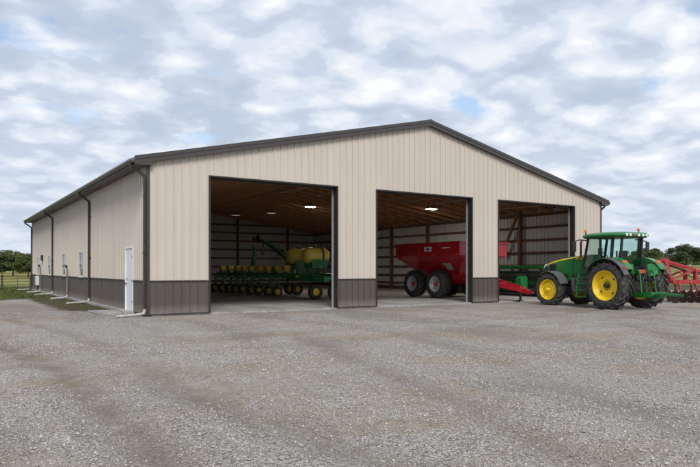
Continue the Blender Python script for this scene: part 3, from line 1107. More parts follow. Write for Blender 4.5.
# windows on the left wall
for a, b2 in win_u:
    t = MB()
    for y0, y1, z0, z1 in ((a, a + 0.06, WZ0, WZ1), (b2 - 0.06, b2, WZ0, WZ1), (a + 0.06, b2 - 0.06, WZ0, WZ0 + 0.07), (a + 0.06, b2 - 0.06, WZ1 - 0.06, WZ1), (a + 0.06, b2 - 0.06, 1.86, 1.92)):
        t.box((-0.045, y0, z0), (0.06, y1, z1))
    wf = t.build('window', 'sash', barn, bevel=0.005)
    for z0, z1, d in ((WZ0 + 0.07, 1.86, 0.0), (1.92, WZ1 - 0.06, -0.018)):
        t = MB()
        t.box((d + 0.005, a + 0.06, z0), (d + 0.012, b2 - 0.06, z1))
        t.build('pane', 'glass', wf)
    t = MB()
    t.box((-0.075, a - 0.03, WZ0 - 0.035), (-0.0455, b2 + 0.03, WZ0 + 0.012))
    t.build('sill', 'white', wf)

# foundation curb along the left wall and the door slab
t = MB()
t.box((-0.16, 3.2, -0.1), (-0.035, BL - 0.05, 0.075))
t.build('foundation_curb', 'concrete', barn, bevel=0.01)
t = MB()
t.box((-1.35, 1.55, -0.1), (-0.06, 3.45, 0.055))
tag(t.build('door_slab', 'concrete', bevel=0.02), 'pale concrete step slab in front of the white walk door', 'slab')

# white wall box, wall lamp, risers
t = MB()
t.box((-0.22, 28.75, 0.45), (-0.036, 29.65, 1.12))
bx = t.build('wall_unit', 'white', barn, bevel=0.015)
t = MB()
for k in range(6):
    t.box((-0.226, 28.85, 0.55 + k * 0.085), (-0.2205, 29.55, 0.59 + k * 0.085))
t.build('grille', 'galv', bx)
t = MB()
t.box((-0.16, 26.6, 2.25), (-0.03, 26.95, 2.62))
wlamp = t.build('wall_lamp', 'black', bevel=0.02)
tag(wlamp, 'small dark square wall lamp between the two farthest windows', 'wall lamp')
t = MB()
t.box((-0.165, 26.66, 2.22), (-0.05, 26.89, 2.2495))
t.build('lens', 'lamp', wlamp)
for (y, h, lab) in ((15.4, 1.72, 'grey standpipe with dark bent head between two downspouts on the side wall'), (26.6, 1.80, 'grey standpipe under the dark wall lamp near the far corner')):
    root = thing('standpipe', lab, 'standpipe', (-0.22, y, 0.0), 0, 'standpipes along the side wall')
    t = MB()
    t.tube([(0, 0, 0.10), (0, 0, h * 0.55)], 0.05, 10)
    t.tube([(0, 0, h * 0.55), (0, 0, h - 0.1), (-0.02, 0, h)], 0.033, 10)
    t.build('pipe', 'greypipe', root, smooth=50)
    t = MB()
    t.tube([(-0.02, 0, h), (-0.03, 0, h + 0.06), (-0.12, -0.12, h + 0.12)], [0.05, 0.06, 0.045], 8)
    t.build('head', 'black', root, smooth=50)
    t = MB()
    t.tube([(0.03, 0, h * 0.62), (0.06, 0, h * 0.85), (0.02, 0, h * 0.97)], 0.014, 6)
    t.build('handle', 'greypipe', root)
    t = MB()
    t.tube([(0, 0, 0.22), (0, 0, 0.13), (-0.06, -0.02, 0.08), (-0.25, -0.08, 0.05), (-0.85, -0.30, 0.03)], 0.06, 10)
    t.build('outlet', 'pvc', root, smooth=50)


# ------------------------------------------------------------------ wheels
def tyre_mesh(Rr, w, rim_r, lugs, lug_h=0.045, twist=0.32):
    mb = MB()
    hw = w / 2
    c = Rr - lug_h
    prof = [(-hw * 0.80, rim_r), (-hw * 0.92, rim_r + 0.02), (-hw * 0.99, rim_r + (c - rim_r) * 0.35), (-hw, rim_r + (c - rim_r) * 0.6), (-hw * 0.94, c - (c - rim_r) * 0.16), (-hw * 0.82, c - 0.018),
            (-hw * 0.4, c + 0.0), (0, c + 0.004), (hw * 0.4, c + 0.0), (hw * 0.82, c - 0.018), (hw * 0.94, c - (c - rim_r) * 0.16), (hw, rim_r + (c - rim_r) * 0.6), (hw * 0.99, rim_r + (c - rim_r) * 0.35), (hw * 0.92, rim_r + 0.02), (hw * 0.80, rim_r)]
    mb.lathe(prof, 56, 'X', closed=True)
    # rim flange ring line on the sidewall
    for s in (-1, 1):
        for k in range(lugs):
            th0 = 2 * math.pi * (k + (0.5 if s > 0 else 0)) / lugs
            st = [(0.03, 0.0, c - 0.006), (0.40, 0.45, c - 0.012), (0.80, 0.85, c - 0.03), (0.985, 1.0, c - (c - rim_r) * 0.20)]
            top = [Rr, Rr - 0.002, Rr - 0.012, c - (c - rim_r) * 0.14]
            lw = [0.030, 0.028, 0.032, 0.036]
            secs = []
            for (fx, ft, rb_), rt, lw_ in zip(st, top, lw):
                th = th0 - twist * ft * (Rr and 1.0)
                pts = []
                for (dr, dt) in ((rb_ - 0.02, -lw_ * 1.25), (rb_ - 0.02, lw_ * 1.25), (rt, lw_ * 0.9), (rt, -lw_ * 0.9)):
                    a2 = th + dt / Rr
                    pts.append((s * fx * hw, dr * math.sin(a2), dr * math.cos(a2)))
                secs.append(pts)
            mb.loft(secs)
    return mb.mesh('tyre', 'tyre', smooth=38)


def rim_mesh(rim_r, w, mat, dish=0.10, holes=8, side=-1):
    """rim with a dished centre disc; the outside is at -x (side=-1)"""
    hw = w / 2 * 0.84
    mb = MB()
    s = side
    d0 = hw - dish
    prof = [(hw, rim_r + 0.012), (hw + 0.012, rim_r + 0.016), (hw + 0.014, rim_r - 0.012), (hw - 0.03, rim_r - 0.035), (hw - 0.09, rim_r - 0.045), (d0 - 0.0, rim_r * 0.86), (d0 - 0.055, rim_r * 0.80), (d0 - 0.015, rim_r * 0.56),
            (d0 + 0.0, rim_r * 0.40), (d0 - 0.03, rim_r * 0.36), (d0 - 0.03, 0.001)]
    mb.lathe([(s * a, r_) for a, r_ in prof], 40, 'X', cap=False)
    # inner barrel
    mb.lathe([(s * (d0 - 0.06), rim_r * 0.93), (-s * hw, rim_r * 0.97), (-s * hw, rim_r + 0.012), (s * hw, rim_r + 0.006)], 40, 'X', cap=False)
    return mb.mesh('wheel', mat, smooth=35)


def hub_mesh(rim_r, w, dish, mat, side=-1, nb=10):
    hw = w / 2 * 0.84
    d0 = hw - dish
    s = side
    mb = MB()
    mb.lathe([(s * (d0 - 0.05), rim_r * 0.20), (s * (d0 + 0.03), rim_r * 0.20), (s * (d0 + 0.055), rim_r * 0.155), (s * (d0 + 0.13), rim_r * 0.12), (s * (d0 + 0.14), rim_r * 0.06), (s * (d0 + 0.14), 0.001)], 20, 'X')
    for k in range(nb):
        t = 2 * math.pi * k / nb
        r_ = rim_r * 0.29
        mb.lathe([(s * (d0 - 0.04), 0.018), (s * (d0 + 0.0), 0.018), (s * (d0 + 0.002), 0.001)], 6, 'X', (0, r_ * math.cos(t), r_ * math.sin(t)))
    return mb.mesh('hub', mat, smooth=35)


def slot_mesh(rim_r, w, dish, side=-1, n=4):
    """dark oval openings in the wheel disc"""
    hw = w / 2 * 0.84
    d0 = hw - dish
    mb = MB()
    for k in range(n):
        t = 2 * math.pi * (k + 0.35) / n
        cs, sn = math.cos(t), math.sin(t)
        pts = []
        for j in range(12):
            a2 = 2 * math.pi * j / 12
            rr_ = rim_r * 0.66 + math.cos(a2) * rim_r * 0.045
            tt = math.sin(a2) * rim_r * 0.11
            x = s0 = side * (d0 - 0.026 + 0.004)
            pts.append((x, rr_ * cs - tt * sn, rr_ * sn + tt * cs))
        mb.prism(pts, (side * 0.006, 0, 0))
    return mb.mesh('vent_slot', 'black')


WHEELS = {}


def make_wheel(key, parent, loc, Rr, w, rim_r, mat, lugs, side, dish=0.1, twist=0.32, lug_h=0.045, hubmat='darkmetal', slots=0, rz=0.0):
    k = (key, side)
    if k not in WHEELS:
        WHEELS[k] = (rim_mesh(rim_r, w, mat, dish, side=side), WHEELS[(key, -side)][1] if (key, -side) in WHEELS else tyre_mesh(Rr, w, rim_r, lugs, lug_h, twist), hub_mesh(rim_r, w, dish, hubmat, side), slot_mesh(rim_r, w, dish, side, slots) if slots else None)
    rm, tm_, hm, sm = WHEELS[k]
    o = link('wheel', rm, parent, loc, (random.uniform(0, 1), 0, rz))
    link('tyre', tm_, o)
    link('hub', hm, o)
    if sm:
        link('vent_slot', sm, o)
    return o


# ------------------------------------------------------------------ tractor (forward = +y, origin under the rear axle)
def build_tractor():
    T = thing('tractor', 'green tractor with yellow wheels and glass cab parked facing the right bay', 'tractor', (17.62, -6.72, 0.0), R(-5))
    RW, RR, RRIM = 0.62, 0.985, 0.60
    FW, FR, FRIM = 0.50, 0.735, 0.44
    WB = 3.22
    CY = 0.45        # cab stands this far ahead of the axle
    make_wheel('rear', T, (-1.06, 0, RR - 0.01), RR, RW, RRIM, 'yellow', 20, -1, 0.14, slots=4, lug_h=0.06)
    make_wheel('rear', T, (1.06, 0, RR - 0.01), RR, RW, RRIM, 'yellow', 20, 1, 0.14, slots=4, lug_h=0.06)
    make_wheel('front', T, (-0.98, WB, FR - 0.01), FR, FW, FRIM, 'yellow', 18, -1, 0.05, hubmat='yellow', rz=R(5))
    make_wheel('front', T, (0.98, WB, FR - 0.01), FR, FW, FRIM, 'yellow', 18, 1, 0.05, hubmat='yellow', rz=R(5))

    # chassis
    t = MB()
    t.box((-0.27, -0.45, 0.55), (0.27, 1.0, 1.30))
    t.box((-0.22, 1.0, 0.62), (0.22, 3.55, 1.12))
    t.lathe([(-0.95, 0.13), (-0.30, 0.22), (0.30, 0.22), (0.95, 0.13)], 14, 'X', (0, 0, RR))
    t.lathe([(-0.80, 0.10), (-0.25, 0.14), (0.25, 0.14), (0.80, 0.10)], 12, 'X', (0, WB, FR))
    t.box((-0.30, 2.75, 0.55), (0.30, 3.35, 0.95))
    t.build('chassis', 'darkmetal', T, bevel=0.02)
    t = MB()
    t.box((-0.34, 3.45, 0.62), (0.34, 4.05, 1.02))
    t.box((-0.42, 3.70, 0.58), (0.42, 4.12, 0.92))
    t.build('front_weight', 'deepgreen', T, bevel=0.03)

    # hood, lofted along y
    secs = []
    for y, hw_, z0, zt_, sh in ((1.66, 0.46, 1.20, 2.27, 0.10), (2.1, 0.455, 1.16, 2.25, 0.10), (2.7, 0.44, 1.12, 2.20, 0.11), (3.2, 0.42, 1.10, 2.14, 0.12), (3.7, 0.40, 1.10, 2.05, 0.13), (4.05, 0.375, 1.12, 1.95, 0.14), (4.22, 0.35, 1.16, 1.82, 0.14), (4.29, 0.31, 1.24, 1.62, 0.08)):
        p = [(-hw_, y, z0), (-hw_, y, zt_ - sh), (-hw_ * 0.93, y, zt_ - sh * 0.42), (-hw_ * 0.72, y, zt_ - 0.02), (-hw_ * 0.3, y, zt_), (hw_ * 0.3, y, zt_), (hw_ * 0.72, y, zt_ - 0.02), (hw_ * 0.93, y, zt_ - sh * 0.42), (hw_, y, zt_ - sh), (hw_, y, z0)]
        secs.append(p)
    t = MB()
    t.loft(secs)
    hood = t.build('hood', 'green', T, smooth=40)
    # yellow stripe along both sides of the hood
    for s in (-1, 1):
        t = MB()
        ss = []
        for y, hw_, zt_, sh, wd in ((1.68, 0.46, 2.27, 0.10, 0), (2.1, 0.455, 2.25, 0.10, 0), (2.7, 0.44, 2.20, 0.11, 0), (3.2, 0.42, 2.14, 0.12, 0), (3.7, 0.40, 2.05, 0.13, 0), (4.04, 0.377, 1.953, 0.14, 0)):
            z = zt_ - sh
            n1 = Vector((-s * -1 * hw_ * 0.07, 0, sh * 0.58))
            x0, z0_ = s * hw_, z
            x1, z1_ = s * hw_ * 0.93, zt_ - sh * 0.42
            o = s * 0.006
            xm, zm_ = x0 + (x1 - x0) * 0.62, z0_ + (z1_ - z0_) * 0.62
            ss.append([(x0 + o, y, z0_ - 0.012), (xm + o, y, zm_), (xm - o, y, zm_ - 0.01), (x0 - o, y, z0_ - 0.02)])
        t.loft(ss)
        t.build('stripe', 'yellow', hood)
        # grille vents and side panel
        t = MB()
        xg = s * 0.425
        for k in range(5):
            t.box((min(xg - s * 0.03, xg + s * 0.012), 3.45 + k * 0.085, 1.52), (max(xg - s * 0.03, xg + s * 0.012), 3.5 + k * 0.085, 1.86))
        t.build('side_vent', 'black', hood)
        t = MB()
        xg = s * 0.468
        t.box((min(xg - s * 0.02, xg), 1.72, 2.02), (max(xg - s * 0.02, xg), 2.35, 2.13))
        t.build('model_badge', 'black', hood)
        t = MB()
        xb = s * 0.471
        for k, ww in enumerate((0.05, 0.07, 0.04, 0.06, 0.06)):
            y0 = 1.78 + k * 0.105
            t.box((min(xb, xb - s * 0.003), y0, 2.05), (max(xb, xb - s * 0.003), y0 + ww, 2.10))
        t.build('badge_lettering', 'yellow', hood)
    t = MB()
    t.box((-0.27, 4.262, 1.25), (0.27, 4.305, 1.58))
    for k in range(7):
        t.box((-0.30, 4.10 + 0.02 * k, 1.12 + 0.0 * k), (0.30, 4.115 + 0.02 * k, 1.16))
    t.build('grille', 'black', hood, bevel=0.01)
    for s in (-1, 1):
        t = MB()
        t.cbox((s * 0.25, 4.262, 1.70), (0.15, 0.06, 0.08))
        t.build('headlight', 'lamp', hood, bevel=0.01)

    # panel seam, catches and black nose band
    for s in (-1, 1):
        t = MB()
        xg = s * 0.462
        t.box((min(xg - s * 0.02, xg), 2.42, 1.20), (max(xg - s * 0.02, xg), 2.435, 2.12))
        t.build('panel_gap', 'black', hood)
        for yy in (1.85, 2.2, 2.75, 3.15):
            t = MB()
            xg = s * (0.463 - 0.02 * max(0, (yy - 2.1)))
            t.box((min(xg - s * 0.02, xg), yy, 1.24), (max(xg - s * 0.02, xg), yy + 0.22, 1.42))
            t.build('lower_vent', 'black', hood)
        t = MB()
        t.prism([(s * 0.372, 4.02, 1.30), (s * 0.345, 4.24, 1.30), (s * 0.352, 4.215, 1.74), (s * 0.385, 3.95, 1.74)], (s * 0.014, 0.0, 0))
        t.build('nose_screen', 'black', hood)
        t = MB()
        t.prism([(s * 0.33, 4.12, 1.80), (s * 0.33, 4.235, 1.68), (s * 0.33, 4.235, 1.76), (s * 0.33, 4.13, 1.88)], (s * 0.045, 0, 0))
        t.build('side_headlight', 'lamp', hood)
    # engine block beneath hood
    t = MB()
    t.box((-0.33, 1.3, 0.9), (0.33, 3.5, 1.25))
    for k in range(5):
        t.tube([(-0.36, 1.5 + 0.35 * k, 0.95), (-0.36, 1.6 + 0.35 * k, 1.2)], 0.03, 6)
    t.build('engine', 'darkmetal', T, bevel=0.01)

    # fuel tank with steps, left side
    t = MB()
    t.prism([(-0.95, 1.0, 0.62), (-0.95, 2.0, 0.62), (-0.95, 2.1, 0.75), (-0.95, 2.1, 1.25), (-0.95, 1.0, 1.25)], (0.55, 0, 0))
    t.build('fuel_tank', 'fendergrey', T, bevel=0.05)
    t = MB()
    t.prism([(0.42, 0.95, 0.62), (0.42, 1.75, 0.62), (0.42, 1.85, 0.75), (0.42, 1.85, 1.22), (0.42, 0.95, 1.22)], (0.5, 0, 0))
    t.build('battery_box', 'black', T, bevel=0.05)
    t = MB()
    for k in range(4):
        t.box((-1.22 + 0.035 * k, 1.05, 0.46 + k * 0.27), (-0.96 + 0.035 * k, 1.55, 0.50 + k * 0.27))
    for y in (1.03, 1.55):
        t.bar((-1.20, y, 0.45), (-1.06, y, 1.40), 0.03, 0.12, up=(1, 0, 0))
    t.build('steps', 'green', T, bevel=0.006)
    t = MB()
    t.tube([(-0.98, 1.80, 0.95), (-1.0, 1.80, 1.6), (-0.95, 1.72, 2.1), (-0.9, 1.66, 2.15)], 0.018, 8)
    t.build('handrail', 'black', T, smooth=50)
    # air-filter / exhaust pillar left front of the cab as seen
    t = MB()
    t.tube([(0.56, 1.82, 1.75), (0.56, 1.82, 2.55)], 0.095, 16)
    t.tube([(0.56, 1.82, 2.55), (0.56, 1.82, 2.98), (0.57, 1.78, 3.07)], 0.055, 14)
    t.build('exhaust_stack', 'black', T, smooth=50)
    t = MB()
    t.tube([(-0.55, 1.90, 2.15), (-0.55, 1.90, 2.78), (-0.53, 1.86, 2.86)], [0.045, 0.045, 0.03], 12)
    t.build('snorkel', 'black', T, smooth=50)

    # cab: lower shell
    t = MB()
    cabp = [(x_, y_ + CY) for x_, y_ in [(-0.62, -0.62), (-0.84, -0.35), (-0.84, 0.55), (-0.62, 1.26), (0.62, 1.26), (0.84, 0.55), (0.84, -0.35), (0.62, -0.62)]]
    t.loft([[(x * 0.93, y, 1.28) for x, y in cabp], [(x, y, 1.72) for x, y in cabp]])
    cab = t.build('cab', 'black', T, bevel=0.02)
    # pillars
    top = [(x_, y_ + CY) for x_, y_ in [(-0.60, -0.70), (-0.80, -0.42), (-0.80, 0.50), (-0.58, 1.02), (0.58, 1.02), (0.80, 0.50), (0.80, -0.42), (0.60, -0.70)]]
    ztop = 2.95
    for k in (0, 3, 4, 7):
        t = MB()
        t.bar((*cabp[k], 1.70), (*top[k], ztop), 0.07, 0.08, up=(0, 1, 0))
        t.build('pillar', 'black', cab)
    for k in (1, 6):
        t = MB()
        t.bar((*cabp[k], 1.70), (*top[k], ztop), 0.05, 0.13, up=(0, 1, 0))
        t.build('pillar', 'black', cab)
    # glass panes
    prs = [(1, 3, 'l'), (6, 4, 'r')]
    def pane(pts):
        t = MB()
        nrm = (Vector(pts[1]) - Vector(pts[0])).cross(Vector(pts[-1]) - Vector(pts[0])).normalized()
        t.prism(pts, nrm * 0.006)
        t.build('pane', 'cabglass', cab)
    def q4(k0, k1, i=0.02):
        a_, b_ = Vector((*cabp[k0], 1.72)), Vector((*cabp[k1], 1.72))
        c_, d_ = Vector((*top[k1], ztop)), Vector((*top[k0], ztop))
        return [a_, b_, c_, d_]
    for k0, k1 in ((0, 1), (1, 2), (2, 3), (3, 4), (4, 5), (5, 6), (6, 7), (7, 0)):
        pane(q4(k0, k1))
    # door frame rails on the glass
    for k0, k1 in ((1, 2), (2, 3), (4, 5), (5, 6), (7, 0)):
        t = MB()
        qd = q4(k0, k1)
        t.bar(qd[0], qd[1], 0.04, 0.05)
        t.build('window_rail', 'black', cab)
        t = MB()
        t.bar(qd[3], qd[2], 0.04, 0.05)
        t.build('window_rail', 'black', cab)
    # roof
    rp = [(-0.72, -0.92), (-0.93, -0.60), (-0.93, 0.62), (-0.70, 1.22), (0.70, 1.22), (0.93, 0.62), (0.93, -0.60), (0.72, -0.92)]
    t = MB()
    t.loft([[(x * k_, y * k_ + CY, z_) for x, y in rp] for k_, z_ in ((0.93, 2.94), (1, 2.99), (1, 3.05), (0.93, 3.12), (0.75, 3.16))])
    rf = t.build('cab_roof', 'green', T, smooth=30)
    t = MB()
    t.loft([[(x * 0.95, y * 0.95 + CY, z_) for x, y in rp] for z_ in (2.925, 2.9395)])
    t.build('roof_lining', 'black', rf)
    for x in (-0.62, -0.40, 0.12, 0.40, 0.62):
        t = MB()
        t.lathe([(-0.955, 0.055), (-0.93, 0.062), (-0.85, 0.05)], 14, 'Y', (x * 0.95, 0.015 + CY, 3.02))
        t.build('work_light', 'lamp', rf, smooth=40)
    for x in (-0.14,):
        t = MB()
        t.cbox((x, -0.925 + CY, 3.02), (0.15, 0.05, 0.07))
        t.build('tail_light', 'redlens', rf, bevel=0.01)
    for (x, y) in ((-0.70, 1.05 + CY), (0.42, -0.68 + CY)):
        t = MB()
        t.tube([(x, y, 3.05), (x, y, 3.22)], 0.022, 8)
        bs = t.build('beacon_post', 'black', rf)
        t = MB()
        t.lathe([(3.20, 0.05), (3.22, 0.06), (3.29, 0.055), (3.32, 0.035), (3.33, 0.002)], 16, 'Z', (x, y, 0))
        t.build('beacon', 'amber', bs, smooth=50)
    # mirrors
    for s in (-1, 1):
        t = MB()
        ym = 1.05 + CY if s < 0 else -0.35 + CY
        t.tube([(s * 0.66, ym, 2.86), (s * 1.0, ym + 0.1, 2.88), ((-1.22 if s < 0 else 1.52), ym + 0.12, 2.80)], 0.026, 8)
        ma = t.build('mirror_arm', 'black', T, smooth=50)
        t = MB()
        t.cbox(((-1.25 if s < 0 else 1.56), ym + 0.12, 2.58), (0.20, 0.07, 0.42))
        t.build('mirror', 'black', ma, bevel=0.03)
    # cab interior
    t = MB()
    t.box((-0.26, 0.25, 1.72), (0.26, 0.76, 1.86))
    t.prism([(-0.25, 0.20, 1.84), (-0.25, 0.32, 1.84), (-0.25, 0.20, 2.40), (-0.25, 0.10, 2.40)], (0.5, 0, 0))
    t.build('seat', 'seat', cab, bevel=0.05)
    t = MB()
    t.bar((0, 1.40, 1.72), (0, 1.17, 2.18), 0.12, 0.12, up=(0, 1, 0))
    c_ = Vector((0, 1.15, 2.20))
    ring = []
    for k in range(17):
        a2 = 2 * math.pi * k / 16
        ring.append(c_ + Vector((0.2 * math.cos(a2), 0.13 * math.sin(a2), 0.15 * math.sin(a2))))
    t.tube(ring, 0.016, 6)
    t.build('steering_wheel', 'seat', cab)
    t = MB()
    t.box((0.36, 0.2, 1.72), (0.58, 0.9, 2.05))
    t.box((0.42, 0.85, 2.05), (0.50, 0.90, 2.42))
    t.build('console', 'seat', cab, bevel=0.02)

    # rear fenders: green shells following the tyres, grey extension outside
    for s in (-1, 1):
        t = MB()
        secs = []
        x0, x1 = s * 0.80, s * 1.15
        for k in range(15):
            a2 = R(20 + k * 9.0)
            r_ = 1.10 - 0.02 * math.cos(a2)
            y, z = math.cos(a2) * r_ * 1.0, RR + math.sin(a2) * r_
            secs.append([(x0, y, z), (x1, y, z), (x1, y * 1.02, z + 0.03), (x0, y * 1.02, z + 0.045)])
        t.loft(secs)
        fd = t.build('fender', 'green', T, smooth=50)
        t = MB()
        secs = []
        xa, xb = s * 1.152, s * 1.40
        for k in range(15):
            a2 = R(28 + k * 9.2)
            r_ = 1.10
            y, z = math.cos(a2) * r_, RR + math.sin(a2) * r_
            secs.append([(xa, y, z), (xb, y * 0.97, z - 0.03), (xb, y * 0.985, z - 0.005), (xa, y * 1.015, z + 0.025)])
        t.loft(secs)
        t.build('fender_extension', 'fendergrey', fd, smooth=50)
        # solid inner fender web
        t = MB()
        pts = [(s * 0.80, math.cos(R(a2)) * 1.09, RR + math.sin(R(a2)) * 1.09) for a2 in range(35, 160, 12)]
        pts += [(s * 0.80, -0.55, 1.35), (s * 0.80, 0.75, 1.30)]
        t.prism(pts, (-s * 0.03, 0, 0))
        t.build('fender_web', 'green', fd)
        # rear fender wall, green
        t = MB()
        t.prism([(s * 0.42, -0.66, 1.30), (s * 0.82, -0.92, 1.45), (s * 0.82, -0.86, 1.68), (s * 0.60, -0.72, 1.86), (s * 0.42, -0.66, 1.80)], (0, 0.10, 0))
        t.build('rear_panel', 'green', fd, bevel=0.02)
        a2 = R(128)
        y, z = math.cos(a2) * 1.12, RR + math.sin(a2) * 1.12
        t = MB()
        t.cbox((s * 1.0, y, z + 0.06), (0.24, 0.08, 0.09))
        t.build('amber_light', 'amber', fd, bevel=0.015)
        a2 = R(143)
        y, z = math.cos(a2) * 1.11, RR + math.sin(a2) * 1.11
        t = MB()
        t.cbox((s * 1.22, y, z + 0.035), (0.20, 0.06, 0.08))
        t.build('tail_light', 'redlens', fd, bevel=0.012)
        # front fender
        t = MB()
        secs = []
        for k in range(11):
            a2 = R(15 + k * 14.5)
            r_ = FR + 0.07
            y, z = WB + math.cos(a2) * r_, FR + math.sin(a2) * r_
            secs.append([(s * 0.72, y, z), (s * 1.22, y, z - 0.02), (s * 1.22, WB + math.cos(a2) * (r_ + 0.025), FR + math.sin(a2) * (r_ + 0.025) - 0.02), (s * 0.72, WB + math.cos(a2) * (r_ + 0.025), FR + math.sin(a2) * (r_ + 0.025))])
        secs = secs[3:]
        t.loft(secs)
        t.build('front_fender', 'fendergrey', T, smooth=50)

    # wiper, rear plate, door handle, number of small fittings
    t = MB()
    t.bar((0.1, -0.245, 1.80), (-0.25, -0.265, 2.35), 0.02, 0.02)
    t.build('wiper', 'black', cab)
    t = MB()
    t.cbox((-0.862, 0.30, 1.92), (0.04, 0.16, 0.04))
    t.build('door_handle', 'black', cab, bevel=0.008)
    t = MB()
    t.prism([(-0.18, -0.745, 1.62), (0.18, -0.745, 1.62), (0.15, -0.745, 1.42), (-0.15, -0.745, 1.42)], (0, 0.02, 0))
    t.build('slow_vehicle_plate', 'redlens', T)
    for s in (-1, 1):
        t = MB()
        t.tube([(s * 0.30, -0.62, 1.35), (s * 0.36, -0.95, 1.2), (s * 0.24, -1.05, 0.9), (s * 0.1, -0.9, 0.75)], 0.016, 6)
        t.build('hydraulic_hose', 'black', T, smooth=50)
        t = MB()
        t.tube([(s * 0.62, -0.42, 0.62), (s * 0.62, -0.42, 1.28)], 0.06, 10)
        t.build('lift_cylinder', 'deepgreen', T, smooth=50)
    # rear: three-point hitch and drawbar
    t = MB()
    t.box((-0.40, -0.62, 0.70), (0.40, -0.42, 1.32))
    t.box((-0.30, -0.70, 1.20), (0.30, -0.55, 1.60))
    for k in range(6):
        t.lathe([(-0.78, 0.035), (-0.60, 0.045)], 8, 'Y', (-0.25 + 0.1 * k, 0, 1.45))
    t.lathe([(-0.82, 0.05), (-0.66, 0.10), (-0.60, 0.14)], 12, 'Y', (0, 0, 0.80))
    t.build('rear_housing', 'darkmetal', T, bevel=0.02)
    for s in (-1, 1):
        t = MB()
        t.bar((s * 0.34, -0.35, 0.62), (s * 0.46, -1.35, 0.66), 0.06, 0.13)
        t.bar((s * 0.46, -1.35, 0.66), (s * 0.46, -1.52, 0.68), 0.05, 0.16)
        t.build('lower_link', 'green', T, bevel=0.012)
        t = MB()
        t.bar((s * 0.30, -0.50, 1.50), (s * 0.42, -0.92, 1.56), 0.08, 0.12)
        t.tube([(s * 0.42, -0.92, 1.54), (s * 0.43, -1.02, 0.70)], 0.034, 8)
        t.build('lift_arm', 'green', T, bevel=0.01)
    t = MB()
    t.bar((0, -0.6, 1.18), (0, -1.30, 1.22), 0.07, 0.07)
    t.build('top_link', 'darkmetal', T, bevel=0.01)
    t = MB()
    t.bar((-0.46, -1.42, 0.68), (0.46, -1.42, 0.68), 0.08, 0.10)
    t.bar((0, -0.3, 0.52), (0, -1.75, 0.54), 0.16, 0.07)
    t.bar((-0.06, -1.40, 0.66), (0.02, -2.25, 0.64), 0.11, 0.10)
    t.bar((0.02, -2.25, 0.64), (0.02, -2.48, 0.64), 0.06, 0.07)
    t.build('drawbar', 'green', T, bevel=0.012)
    ring = [Vector((0.25 * math.cos(2 * math.pi * k / 16) + 0.05, -0.80 - 0.1 * abs(math.sin(math.pi * k / 16)), 1.05 + 0.36 * math.sin(2 * math.pi * k / 16))) for k in range(17)]
    t = MB()
    t.tube(ring, 0.022, 6)
    t.tube([(0.2, -0.7, 1.45), (0.26, -1.0, 1.1), (0.2, -1.2, 0.7)], 0.018, 6)
    t.tube([(0.1, -0.7, 1.45), (0.12, -0.95, 1.0), (0.1, -1.1, 0.72)], 0.018, 6)
    t.build('hoses', 'black', T)
    return T


build_tractor()


